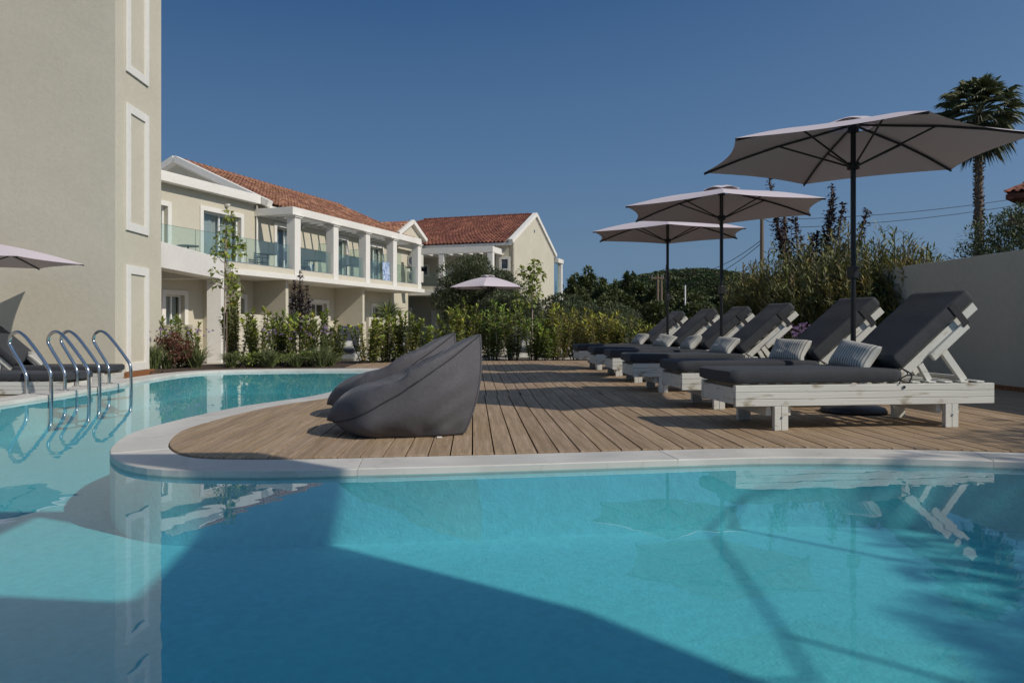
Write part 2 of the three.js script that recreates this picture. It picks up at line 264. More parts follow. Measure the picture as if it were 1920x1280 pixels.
// portico between the tower and the long wing
{
  const o = thing('portico', 'white portico of square pillars and a deep beam beyond the stair tower', 'portico');
  mesh('beam', board(-7.85, -7.4, 2.2, 2.82, -22.7, -16.9, 0.01), M.trim, o);
  mesh('beam', board(-11.5, -7.86, 2.2, 2.82, -22.72, -22.34, 0.01), M.trim, o);
  mesh('roof_slab', bx(-11.5, -7.86, 2.55, 2.78, -22.33, -16.9), M.trim, o);
  mesh('pillar', board(-7.8, -7.38, LOW, 2.25, -22.74, -22.3, 0.01), M.trim, o);
  mesh('pillar', board(-7.86, -7.38, LOW, 2.2, -18.1, -17.4, 0.01), M.trim, o);
  mesh('low_wall', bx(-9.9, -8.0, LOW, 0.85, -21.9, -21.75), M.cream, o);
}

// ------------------------------------------------------------------ the long hotel wing, in its own axes: x along the front, z out of it
const WING = V(-10.581, 0, -25.986), WTURN = Math.atan2(0.929, 0.37);
function wallPlate(x0, x1, y0, y1, holes, z, thick) {
  const s = new THREE.Shape([[x0, y0], [x1, y0], [x1, y1], [x0, y1]].map((p) => new THREE.Vector2(...p)));
  for (const [a, b, c, d] of holes) s.holes.push(new THREE.Path([[a, c], [a, d], [b, d], [b, c]].map((p) => new THREE.Vector2(...p))));
  const g = new THREE.ExtrudeGeometry(s, { depth: thick, bevelEnabled: false }); g.translate(0, 0, z - thick); return metres(g);
}
// a glazed opening with white surround, sashes, panes and a curtain; faces +z at plane z
function opening(parent, a, b, y0, y1, z, { curtain = 1, sill = true, name = 'window', sur = 0.17 } = {}) {
  const f = mesh(name, merge([
    board(a - sur, a, y0, y1 + sur, z + 0.002, z + 0.05, 0.006), board(b, b + sur, y0, y1 + sur, z + 0.002, z + 0.05, 0.006), board(a, b, y1, y1 + sur, z + 0.002, z + 0.049, 0.006), ...(sill ? [board(a - sur - 0.03, b + sur + 0.03, y0 - 0.09, y0, z + 0.002, z + 0.07, 0.006)] : [])]), M.trim, parent);
  const zi = z - 0.2, w = 0.06, mid = (a + b) / 2;
  mesh('sash', merge([board(a, a + w, y0, y1, zi, zi + 0.05), board(b - w, b, y0, y1, zi, zi + 0.05), board(mid - w / 2, mid + w / 2, y0 + w, y1 - w, zi, zi + 0.055), board(a + w, b - w, y0, y0 + w, zi, zi + 0.05), board(a + w, b - w, y1 - w, y1, zi, zi + 0.05)]), M.whiteFrame, f);
  for (const [p, q] of [[a + w, mid - w / 2], [mid + w / 2, b - w]]) mesh('pane', bx(p, q, y0 + w, y1 - w, zi + 0.02, zi + 0.026), M.glass, f);
  mesh('reveal_back', bx(a - 0.02, b + 0.02, y0 - 0.02, y1 + 0.02, z - 0.75, z - 0.7), M.slate, f);
  if (curtain) {
    for (const [p, q] of curtain > 1 ? [[a + 0.05, b - 0.05]] : [[a + 0.05, lerp(a, b, 0.36)], [lerp(a, b, 0.68), b - 0.05]]) {
      const g = new THREE.PlaneGeometry(q - p, y1 - y0 - 0.05, 40, 1); g.translate((p + q) / 2, (y0 + y1) / 2, zi - 0.12);
      const P = g.attributes.position; for (let i = 0; i < P.count; i++) P.setZ(i, P.getZ(i) + 0.035 * Math.sin(P.getX(i) * 44) + 0.02 * Math.sin(P.getX(i) * 17)); g.computeVertexNormals();
      mesh('curtain', g, M.curtain, f);
    }
  }
  return f;
}
// barrel tiles on a sloping plane: rows of half-round ridges, e0-e1 the eave line, r0-r1 the ridge line
function tiles(e0, e1, r0, r1, pitch, rowLen) {
  const along = e1.clone().sub(e0), L = along.length(), n = Math.round(L / pitch), up = r0.clone().sub(e0), S = up.length(), rows = Math.max(1, Math.round(S / rowLen)), nrm = along.clone().cross(up).normalize(), p = [], uv = [], idx = [];
  if (nrm.y < 0) nrm.negate();
  const seg = 6;
  for (let r = 0; r < rows; r++) {
    const base = p.length / 3, cols = n * seg + 1;
    for (let q = 0; q < 2; q++) for (let c = 0; c < cols; c++) {
      const s = c / (cols - 1), t = (r + q * 1.12) / rows, P = e0.clone().lerp(e1, s).lerp(r0.clone().lerp(r1, s), Math.min(1, t)), ph = (c % seg) / seg * 2 * Math.PI;
      P.addScaledVector(nrm, 0.045 * (1 + Math.cos(ph)) + (q ? 0.0 : 0.035) + (cell(Math.floor(c / seg), r, 64, 5) - 0.5) * 0.02);
      p.push(P.x, P.y, P.z); uv.push(s * L, t * S);
    }
    for (let c = 0; c < cols - 1; c++) idx.push(base + c, base + c + 1, base + cols + c, base + c + 1, base + cols + c + 1, base + cols + c);
  }
  const g = new THREE.BufferGeometry(); g.setAttribute('position', new THREE.Float32BufferAttribute(p, 3)); g.setAttribute('uv', new THREE.Float32BufferAttribute(uv, 2)); g.setIndex(idx); g.computeVertexNormals(); return g.toNonIndexed();
}
const stuffPart = (m) => { m.userData.kind = 'stuff'; return m; };
const ridgeCaps = (a, b) => { const n = Math.round(a.distanceTo(b) / 0.38), out = []; for (let i = 0; i < n; i++) { const p = a.clone().lerp(b, i / n), q = a.clone().lerp(b, (i + 1.1) / n); p.y += 0.02; out.push(rod(p, q, 0.115, 0.095, 10)); } return merge(out); };
function chairSmall(parent, x, z, y, turn) {
  const g = [board(-0.22, 0.22, 0.42, 0.45, -0.22, 0.22)]; for (const [a, b] of [[-1, -1], [1, -1], [-1, 1], [1, 1]]) g.push(rod(V(a * 0.2, 0, b * 0.2), V(a * 0.2, b < 0 ? 0.85 : 0.64, b * 0.2), 0.014)); g.push(rod(V(-0.2, 0.64, -0.2), V(-0.2, 0.64, 0.2), 0.014), rod(V(0.2, 0.64, -0.2), V(0.2, 0.64, 0.2), 0.014)); for (let i = 0; i < 4; i++) g.push(board(-0.2, 0.2, 0.52 + i * 0.085, 0.57 + i * 0.085, -0.21, -0.19));
  return { seat: merge(g), x, z, y, turn };
}
{
  const o = thing('hotel_wing', 'long cream hotel wing with white pergola balconies and orange tiled roof', 'building', WING.toArray(), WTURN);
  // upper floor
  const doorsUp = [[-1.6, 0.6, 3.02, 5.0], [2.35, 4.45, 3.02, 5.12], [6.75, 8.3, 3.02, 5.08], [11.0, 12.35, 3.02, 5.08], [14.7, 16.05, 3.02, 5.05]];
  const doorsLow = [[0.5, 1.4, LOW, 1.92], [3.6, 4.65, LOW, 1.92], [6.4, 7.85, 0.6, 1.86], [9.3, 10.6, LOW, 1.88], [12.2, 13.45, 0.6, 1.87], [15.0, 16.05, LOW, 1.86]];
  mesh('wall', wallPlate(-3, 5.35, 2.7, 5.9, doorsUp.slice(0, 2), -0.35, 0.3), M.cream, o);
  mesh('wall', wallPlate(5.352, 19.2, 2.7, 5.86, doorsUp.slice(2), -0.352, 0.3), M.cream, o);
  mesh('wall', wallPlate(-3, 19.2, LOW, 2.7, doorsLow, -0.351, 0.3), M.cream, o);
  mesh('back_wall', merge([bx(-3, 19.2, LOW, 5.8, -9.3, -9.0), bx(-3, -2.7, LOW, 5.9, -9, -0.66), bx(18.9, 19.2, LOW, 5.8, -9, -0.66), bx(-2.7, 18.9, 2.6, 2.8, -9, -0.66)]), M.cream, o);
  doorsUp.forEach(([a, b, c, d], i) => opening(o, a, b, c, d, -0.35, { name: 'balcony_door', sill: false, curtain: i === 1 || i === 0 ? 2 : 1 }));
  doorsLow.forEach(([a, b, c, d], i) => opening(o, a, b, c, d, -0.351, { name: c < 0 ? 'terrace_door' : 'window', sill: c > 0, curtain: i < 2 ? 2 : 0 }));
  mesh('wall_lamp', merge([new THREE.SphereGeometry(0.1, 12, 8, 0, 6.3, 0, 1.6).rotateX(Math.PI).translate(3.6, 5.52, -0.28), bx(3.52, 3.68, 5.5, 5.54, -0.348, -0.2)]), M.trim, o);
  mesh('wall_lamp', merge([new THREE.SphereGeometry(0.1, 12, 8, 0, 6.3, 0, 1.6).rotateX(Math.PI).translate(8.6, 5.32, -0.28), bx(8.52, 8.68, 5.3, 5.34, -0.348, -0.2)]), M.trim, o);
  mesh('drain_pipe', merge([rod(V(5.36, LOW, -0.26), V(5.36, 5.75, -0.26), 0.045)]), M.trim, o);
  // parapet block on the low end and the flat roof behind it
  mesh('parapet', board(-3.1, 5.27, 5.78, 6.13, -0.3, 0, 0.012), M.trim, o);
  mesh('parapet', board(5.0, 5.28, 5.78, 6.13, -0.62, -0.301, 0.012), M.trim, o);
  mesh('flat_roof', bx(-3, 5.2, 5.8, 5.95, -9.2, -0.301), M.trim, o);
  // gable and tiled roof
  const gs = new THREE.Shape([new THREE.Vector2(-9.1, 5.8), new THREE.Vector2(-0.2, 5.8), new THREE.Vector2(-4.5, 7.75)]);
  const gg = new THREE.ExtrudeGeometry(gs, { depth: 0.25, bevelEnabled: false }); gg.rotateY(-Math.PI / 2); gg.translate(5.75, 0, 0); mesh('gable', metres(gg), M.cream, o);
  const roof = mesh('roof', merge([prismLine([V(5.45, 5.72, 0.3), V(5.45, 7.86, -4.5), V(18.7, 7.86, -4.5), V(19.4, 5.72, 0.3)], 0.12), prismLine([V(5.45, 5.72, -9.4), V(5.45, 7.86, -4.5), V(18.7, 7.86, -4.5), V(19.4, 5.72, -9.4)], 0.12)]), M.trim, o);
  stuffPart(mesh('roof_tiles', merge([tiles(V(5.62, 5.76, 0.36), V(19.3, 5.76, 0.36), V(5.62, 7.93, -4.5), V(18.7, 7.93, -4.5), 0.23, 0.36), tiles(V(5.62, 5.76, -9.4), V(19.3, 5.76, -9.4), V(5.62, 7.93, -4.5), V(18.7, 7.93, -4.5), 0.23, 0.36)]), M.tile, roof));
  stuffPart(mesh('ridge_tiles', ridgeCaps(V(5.6, 7.98, -4.5), V(18.7, 7.98, -4.5)), M.tile, roof));
  mesh('verge', merge([beamAlong(V(5.45, 5.8, 0.3), V(5.45, 7.98, -4.5), 0.3, 0.26), beamAlong(V(5.45, 5.8, -9.3), V(5.45, 7.98, -4.5), 0.3, 0.26)]), M.trim, roof);
  // balcony slab, upstand, glass
  const Z = 1.5;
  mesh('balcony_slab', board(1.5, 17.3, 2.66, 2.86, -0.349, Z + 0.12, 0.01), M.trim, o);
  mesh('upstand', bx(1.55, 17.2, 2.861, 3.1, Z - 0.2, Z - 0.02), M.cream, o);
  mesh('balcony_floor', bx(1.52, 17.2, 2.861, 2.95, -0.349, Z - 0.201), M.slate, o);
  mesh('balcony_slab', board(-3, 1.49, 2.62, 2.85, -0.349, Z - 0.3, 0.01), M.trim, o);
  mesh('coping_strip', bx(1.56, 17.18, 3.101, 3.13, Z - 0.18, Z - 0.04), M.slate, o);
  const glassRun = (a, b, y0, y1, z) => { const n = Math.max(1, Math.round((b - a) / 1.3)); for (let i = 0; i < n; i++) { const p = lerp(a, b, i / n) + 0.01, q = lerp(a, b, (i + 1) / n) - 0.01; const gl = mesh('glass_panel', bx(p, q, y0, y1, z, z + 0.012), M.greenGlass, o); mesh('glass_edge', merge([bx(p, q, y1 + 0.001, y1 + 0.011, z, z + 0.012), bx(p - 0.006, p - 0.001, y0, y1, z, z + 0.012)]), M.glassEdge, gl); } };
  glassRun(-2.6, 5.2, 2.86, 4.03, Z - 0.1);
  const px = [5.6, 8.45, 11.25, 14.0, 16.85], pw = 0.2;
  for (let i = 0; i < 5; i++) {
    const P = mesh('pillar', board(px[i] - pw, px[i] + pw, 2.87, 5.2, Z - 0.36, Z + 0.03, 0.012), M.trim, o);
    mesh('capital', merge([board(px[i] - pw - 0.05, px[i] + pw + 0.05, 5.201, 5.26, Z - 0.42, Z + 0.08, 0.01), board(px[i] - pw - 0.09, px[i] + pw + 0.09, 5.261, 5.31, Z - 0.46, Z + 0.12, 0.01)]), M.trim, P);
    if (i < 4) glassRun(px[i] + pw + 0.02, px[i + 1] - pw - 0.02, 3.131, 4.0, Z - 0.12);
  }
  // glass dividers between balconies
  for (const x of [9.9, 12.7, 15.5]) { const d = mesh('glass_divider', bx(x, x + 0.012, 2.96, 4.65, -0.34, Z - 0.4), M.greenGlass, o); mesh('glass_edge', bx(x, x + 0.012, 4.652, 4.664, -0.34, Z - 0.4), M.glassEdge, d); }
  // pergola
  mesh('pergola_beam', board(5.3, 17.15, 5.312, 5.62, Z - 0.3, Z, 0.012), M.trim, o);
  mesh('pergola_beam', board(5.3, 5.6, 5.312, 5.615, -0.349, Z - 0.301, 0.012), M.trim, o);
  mesh('pergola_beam', board(16.85, 17.15, 5.312, 5.615, -0.349, Z - 0.301, 0.012), M.trim, o);
  mesh('wall_plate', board(5.61, 16.84, 5.33, 5.5, -0.349, -0.27, 0.006), M.trim, o);
  for (let i = 0; i < 18; i++) { const x = 6.15 + i * 0.61; mesh('pergola_slat', board(x - 0.035, x + 0.035, 5.38, 5.55, -0.268, Z - 0.301, 0.005), M.trim, o); }
  // ground floor: fins and low privacy walls
  for (const x of [2.35, 5.25, 11.3]) mesh('fin_wall', bx(x, x + 0.18, LOW, 2.655, -0.349, 1.2), M.cream, o);
  for (const [a, b] of [[2.2, 4.1], [5.6, 8.2], [11.55, 13.6]]) mesh('low_wall', bx(a, b, LOW, 1.25, 1.25, 1.4), M.cream, o);
  // small cross gable at the far end
  mesh('cross_gable', merge([prismLine([V(19, 6.82, 0), V(19, 6.82, -2.6), V(17.3, 5.98, -2.6), V(17.3, 5.98, 0)], 0.1), prismLine([V(19, 6.82, 0), V(19, 6.82, -3.4), V(20.7, 5.98, -3.4), V(20.7, 5.98, 0)], 0.1)]), M.trim, o);
  stuffPart(mesh('cross_gable_tiles', merge([tiles(V(17.25, 6.02, 0), V(17.25, 6.02, -3), V(19, 6.9, 0), V(19, 6.9, -3), 0.23, 0.36), tiles(V(20.75, 6.02, 0), V(20.75, 6.02, -3), V(19, 6.9, 0), V(19, 6.9, -3), 0.23, 0.36)]), M.tile, o));
  mesh('cross_gable_wall', metres((() => { const s = new THREE.Shape([new THREE.Vector2(17.45, 5.2), new THREE.Vector2(20.5, 5.2), new THREE.Vector2(20.5, 6.0), new THREE.Vector2(19, 6.75), new THREE.Vector2(17.45, 6.0)]); const g = new THREE.ExtrudeGeometry(s, { depth: 0.2, bevelEnabled: false }); g.translate(0, 0, -0.28); return g; })()), M.cream, o);
  mesh('verge', merge([beamAlong(V(17.2, 5.98, 0.06), V(19, 6.9, 0.06), 0.16, 0.22), beamAlong(V(20.8, 5.98, 0.06), V(19, 6.9, 0.06), 0.16, 0.22)]), M.trim, o);
}
// a sloping slab from four corners, thickness downwards
function prismLine(c, th) {
  const p = [], t = c.map((v) => v.toArray()), b = c.map((v) => [v.x, v.y - th, v.z]); const q = (a, e, d, f) => p.push(...a, ...e, ...d, ...a, ...d, ...f);
  q(t[0], t[1], t[2], t[3]); q(b[3], b[2], b[1], b[0]); for (let i = 0; i < 4; i++) { const j = (i + 1) % 4; q(b[i], b[j], t[j], t[i]); }
  const g = new THREE.BufferGeometry(); g.setAttribute('position', new THREE.Float32BufferAttribute(p, 3)); g.computeVertexNormals(); return metres(g);
}
function beamAlong(a, b, w, h) {
  const g = new THREE.BoxGeometry(w, h, a.distanceTo(b)); const m = new THREE.Matrix4().lookAt(b, a, V(0, 1, 0)); g.applyMatrix4(m); g.translate((a.x + b.x) / 2, (a.y + b.y) / 2, (a.z + b.z) / 2); return metres(g);
}
// things on the balconies (own top-level objects, in the wing's axes)
const wingAt = (x, y, z) => V(x, y, z).applyAxisAngle(V(0, 1, 0), WTURN).add(WING);
{
  const top = merge([new THREE.CylinderGeometry(0.36, 0.36, 0.03, 24).translate(0, 0.72, 0)]), legs = merge([rod(V(0, 0.04, 0), V(0, 0.71, 0), 0.03), ...[0, 1, 2].map((i) => rod(V(0, 0.06, 0), V(0.3 * Math.cos(i * 2.1), 0.012, 0.3 * Math.sin(i * 2.1)), 0.016))]);
  const t = thing('balcony_table', 'round dark teal balcony table behind glass beside the young tree', 'table', wingAt(4.75, 2.95, 0.7).toArray(), WTURN, 'balcony tables'); mesh('tabletop', top, M.teal, t); mesh('pedestal', legs, M.teal, t);
  copy(t, 'round dark teal table on the balcony between first two pergola pillars', wingAt(7.9, 2.95, 0.75).toArray()); copy(t, 'round dark teal table on the second pergola balcony', wingAt(10.6, 2.95, 0.75).toArray()); copy(t, 'round dark teal table on the balcony above the portico', wingAt(0.55, 2.85, 0.6).toArray());
  const c0 = thing('balcony_chair', 'dark balcony chair at the table beside the young tree', 'chair', wingAt(5.1, 2.95, 0.15).toArray(), WTURN, 'balcony chairs'); mesh('seat', chairSmall().seat, M.teal, c0);
  copy(c0, 'dark balcony chair on the first pergola balcony', wingAt(7.3, 2.95, 0.6).toArray(), WTURN + 1.2); copy(c0, 'dark balcony chair with a white towel over it', wingAt(8.05, 2.95, 0.05).toArray(), WTURN - 0.6);
  const drape = (w, h, mat, name, label, pos, turn) => { const g = new THREE.PlaneGeometry(w, h, 14, 16); const P = g.attributes.position; for (let i = 0; i < P.count; i++) P.setZ(i, 0.02 * Math.sin(P.getX(i) * 26 + P.getY(i) * 3)); g.computeVertexNormals(); g.translate(0, h / 2, 0); const m = mesh(name, g, mat); m.position.copy(pos); m.rotation.y = turn; return tag(m, label, 'towel'); };
  const patt = std({ color: RGB(0.72, 0.75, 0.8), side: THREE.DoubleSide, roughness: 0.95, map: texture(128, 128, (x, y) => { const v = fbm(x * 22, y * 14, 22, 3, 4); return v > 0.52 ? [0.85, 0.89, 0.94] : v > 0.44 ? [0.68, 0.76, 0.86] : [0.5, 0.6, 0.78]; }, [1, 1]) });
  drape(0.72, 0.92, patt, 'beach_towel', 'blue patterned beach towel hung over the glass on the third balcony', wingAt(13.15, 3.1, 1.47), WTURN);
  drape(0.5, 0.62, std({ color: RGB(0.75, 0.76, 0.78), roughness: 0.95, side: THREE.DoubleSide }), 'white_towel', 'white towel hanging on a chair on the first pergola balcony', wingAt(8.3, 2.97, 0.3), WTURN);
  drape(0.34, 0.5, std({ color: RGB(0.12, 0.16, 0.42), roughness: 0.95, side: THREE.DoubleSide }), 'swimming_shorts', 'blue swimming shorts hung on the glass divider of the third balcony', wingAt(12.85, 3.55, 0.2), WTURN + 0.4);
  drape(0.3, 0.26, std({ color: RGB(0.45, 0.06, 0.2), roughness: 0.95, side: THREE.DoubleSide }), 'pink_swimsuit', 'pink swimsuit hung above the blue shorts on the third balcony', wingAt(12.85, 4.1, 0.24), WTURN + 0.4);
}
// ------------------------------------------------------------------ the gabled house at the end of the wing, in the same axes
{
  const o = thing('hotel_house', 'cream gabled hotel house with dark red tiled roof and side balcony', 'building', WING.toArray(), WTURN);
  const s0 = 21.2, s1 = 30.2, t1 = 5.45, t0 = -8;
  mesh('front_wall', merge([bx(s0 + 1.6, s0 + 1.85, LOW, 5.8, t0, 3.6), bx(s0, s0 + 0.25, LOW, 5.8, 4.4, t1), bx(s0 + 0.25, s0 + 1.6, LOW, 5.8, 4.3, 4.4)]), M.cream, o);
  const gs = new THREE.Shape([[s0, LOW], [s1, LOW], [s1, 5.85], [(s0 + s1) / 2, 7.95], [s0, 5.8]].map((p) => new THREE.Vector2(...p))); const g = new THREE.ExtrudeGeometry(gs, { depth: 0.25, bevelEnabled: false }); g.translate(0, 0, t1 - 0.25);
  mesh('gable_wall', metres(g), M.cream, o);
  mesh('back_wall', bx(s1 - 0.25, s1, LOW, 5.8, t0, t1 - 0.26), M.cream, o);
  const mid = (s0 + s1) / 2, rt = t1 + 0.02;
  const roof = mesh('roof', merge([prismLine([V(s0 - 0.35, 5.68, t0), V(mid, 7.9, t0), V(mid, 7.9, rt), V(s0 - 0.35, 5.68, rt)], 0.14), prismLine([V(s1 + 0.3, 5.68, t0), V(mid, 7.9, t0), V(mid, 7.9, rt), V(s1 + 0.3, 5.68, rt)], 0.14)]), M.trim, o);
  stuffPart(mesh('roof_tiles', merge([tiles(V(s0 - 0.4, 5.7, t0), V(s0 - 0.4, 5.7, t1 - 0.25), V(mid, 7.96, t0 + 5.6), V(mid, 7.96, t1 - 0.25), 0.25, 0.4), tiles(V(s1 + 0.35, 5.7, t0), V(s1 + 0.35, 5.7, t1 - 0.25), V(mid, 7.96, t0 + 5.6), V(mid, 7.96, t1 - 0.25), 0.25, 0.4)]), M.tileDark, roof));
  stuffPart(mesh('ridge_tiles', ridgeCaps(V(mid, 8.0, t0 + 5.6), V(mid, 8.0, t1 - 0.25)), M.tileDark, roof));
  mesh('verge', merge([beamAlong(V(s0 - 0.4, 5.76, t1), V(mid, 8.0, t1), 0.26, 0.24), beamAlong(V(s1 + 0.35, 5.76, t1), V(mid, 8.0, t1), 0.26, 0.24)]), M.trim, roof);
  // balcony with pergola along the front
  mesh('balcony_slab', board(s0 - 1.9, s0 + 1.59, 2.62, 2.9, -1.9, 4.25, 0.01), M.trim, o);
  mesh('upstand', bx(s0 - 1.8, s0 - 1.62, 2.901, 3.15, -1.7, 4.2), M.cream, o);
  mesh('pergola_beam', board(s0 - 1.9, s0 - 1.6, 5.0, 5.35, -2.5, 4.9, 0.012), M.trim, o);
  mesh('pergola_beam', board(s0 - 1.59, s0 + 1.59, 5.0, 5.34, 4.55, 4.85, 0.012), M.trim, o);
  for (const t of [-0.55, 1.7, 4.72]) mesh('pillar', board(s0 - 1.88, s0 - 1.6, 2.91, 4.99, t - 0.16, t + 0.16, 0.01), M.trim, o);
  for (let i = 0; i < 9; i++) mesh('pergola_slat', board(s0 - 1.59, s0 + 1.59, 5.06, 5.24, -1.6 + i * 0.65, -1.52 + i * 0.65, 0.005), M.trim, o);
  for (let i = 0; i < 4; i++) mesh('glass_panel', bx(s0 - 1.75, s0 - 1.738, 3.16, 4.0, -0.3 + i * 1.2, 0.86 + i * 1.2), M.greenGlass, o);
  // openings in the front wall (it faces -x here): small windows and doors as framed recesses
  const hole = (name, a, b, y0, y1, s) => { const w = mesh(name, merge([board(s - 0.06, s - 0.001, y0 - 0.14, y1 + 0.14, a - 0.14, a), board(s - 0.06, s - 0.001, y0 - 0.14, y1 + 0.14, b, b + 0.14), board(s - 0.06, s - 0.001, y1, y1 + 0.14, a, b), board(s - 0.06, s - 0.001, y0 - 0.14, y0, a, b)]), M.trim, o); mesh('pane', bx(s - 0.02, s - 0.003, y0, y1, a, b), std({ color: RGB(0.03, 0.05, 0.08), roughness: 0.08 }), w); };
  hole('window', 4.75, 5.15, 4.2, 4.75, s0); hole('window', 0.0, 0.45, 4.1, 4.6, s0 + 1.6); hole('window', -1.2, -0.8, 4.1, 4.6, s0 + 1.6);
  mesh('door', board(s0 + 1.5, s0 + 1.59, LOW, 1.85, -0.5, 0.5, 0.006), M.trim, o); mesh('door', board(s0 + 1.5, s0 + 1.59, LOW, 1.85, 0.9, 1.9, 0.006), M.trim, o);
  mesh('gable_vent', new THREE.CylinderGeometry(0.1, 0.1, 0.03, 16).rotateX(Math.PI / 2).translate(mid - 0.2, 6.9, t1 + 0.01), M.slate, o);
  // side balcony seen past the gable
  mesh('side_balcony', merge([board(s1 + 0.01, s1 + 1.7, 2.7, 2.95, t1 - 3, t1 + 0.25, 0.01), board(s1 + 1.3, s1 + 1.6, 2.951, 5.3, t1 - 0.1, t1 + 0.2, 0.01), board(s1 + 0.31, s1 + 1.7, 5.301, 5.6, t1 - 0.15, t1 + 0.25, 0.01)]), M.trim, o);
  mesh('glass_panel', bx(s1 + 0.05, s1 + 1.28, 2.96, 5.2, t1 + 0.05, t1 + 0.062), M.greenGlass, o);
  mesh('drain_pipe', rod(V(s0 + 0.3, LOW, 4.2), V(s0 + 0.3, 5.6, 4.2), 0.05), M.trim, o);
}
// air conditioners
{
  const a = thing('air_conditioner', 'upper white air conditioner unit at the far end of the pergola', 'air conditioner', wingAt(18.4, 4.2, 0.5).toArray(), WTURN - Math.PI / 2, 'stacked air conditioners');
  mesh('casing', board(-0.45, 0.45, 0, 0.65, -0.16, 0.16, 0.02), M.machine, a);
  const fan = mesh('fan_grille', new THREE.RingGeometry(0.02, 0.25, 28).translate(-0.1, 0.33, 0.165), M.slate, a);
  mesh('fan_ring', new THREE.TorusGeometry(0.26, 0.015, 6, 28).translate(-0.1, 0.33, 0.165), M.machine, fan);
  mesh('bracket', merge([board(-0.5, 0.5, -0.06, -0.002, -0.2, 0.2)]), M.dark, a);
  copy(a, 'lower white air conditioner unit at the far end of the pergola', wingAt(18.4, 3.3, 0.5).toArray()); copy(a, 'white air conditioner on the wall near the yucca', wingAt(20.6, 1.3, -1.3).toArray());
}

// ------------------------------------------------------------------ boundary wall at the edge of the deck
{
  const o = thing('boundary_wall', 'plain cream boundary wall behind the loungers', 'wall');
  const X = 6.78; let k = 0;
  for (const [z0, z1] of [[-17.3, -8.76], [-8.74, 0.5], [0.52, 9]]) mesh('wall_panel', board(X, X + 0.22, LOW, 1.75, z0, z1, 0.006), M.cream, o);
  mesh('skirting', bx(X - 0.05, X - 0.001, -0.03, 0.05, -10, 5), M.timberEdge, o);
}

// ------------------------------------------------------------------ sun loungers
function soft(w, h, d, r, seed0, amp = 0.006) {
  let g = new RoundedBoxGeometry(w, h, d, 6, r); g = mergeVertices(g.deleteAttribute('uv').deleteAttribute('normal'), 1e-4);
  const P = g.attributes.position;
  for (let i = 0; i < P.count; i++) { const x = P.getX(i), y = P.getY(i), z = P.getZ(i), n = fbm(x * 3 + seed0, z * 3 + y * 5, 97, 3, 2) - 0.5, q = fbm(x * 14 + seed0, y * 16 + z * 5, 97, 2, 5) - 0.5; P.setXYZ(i, x * (1 + 0.004 * n), y + (y > 0 ? 1 : 0.2) * (amp * 2 * n + amp * q), z + Math.sign(z) * (amp * q + amp * n)); }
  g.computeVertexNormals(); return g;
}
function densePad(w, h, d, r, seed0) {                                                             // soft pad with enough vertices to dent
  const nx = 40, nz = 14, p = [], idx = [], ring = [];
  const prof = []; for (let i = 0; i <= 28; i++) { const a = i / 28 * 2 * Math.PI, c = Math.cos(a), s = Math.sin(a), e = 0.17; prof.push([Math.sign(c) * Math.abs(c) ** e * d / 2, Math.sign(s) * Math.abs(s) ** (e * 1.3) * h / 2]); }
  for (let i = 0; i <= nx; i++) {
    const t = i / nx, ex = Math.min(t, 1 - t) * w, k = ex < r ? Math.sqrt(Math.max(0, 1 - (1 - ex / r) ** 2)) : 1;
    for (const [z, y] of prof) { const x = (t - 0.5) * w, n = fbm(x * 2.5 + seed0, z * 3, 97, 3, 2) - 0.5, q = fbm(x * 15 + seed0, z * 6 + y * 10, 97, 2, 5) - 0.5; p.push(x, y * lerp(0.72, 1, k) + (y > 0 ? 0.018 * n : 0), z * lerp(0.94, 1, k) + Math.sign(z) * 0.006 * q); }
  }
  const m = prof.length; for (let i = 0; i < nx; i++) for (let j = 0; j < m - 1; j++) { const a = i * m + j; idx.push(a, a + 1, a + m, a + 1, a + m + 1, a + m); }
  for (const [row, flip] of [[0, 1], [nx, 0]]) { const c = p.length / 3; p.push((row / nx - 0.5) * w, 0, 0); for (let j = 0; j < m - 1; j++) flip ? idx.push(c, row * m + j + 1, row * m + j) : idx.push(c, row * m + j, row * m + j + 1); }
  const g = new THREE.BufferGeometry(); g.setAttribute('position', new THREE.Float32BufferAttribute(p, 3)); g.setIndex(idx); return metres(toCreasedNormals(g, 0.9));
}
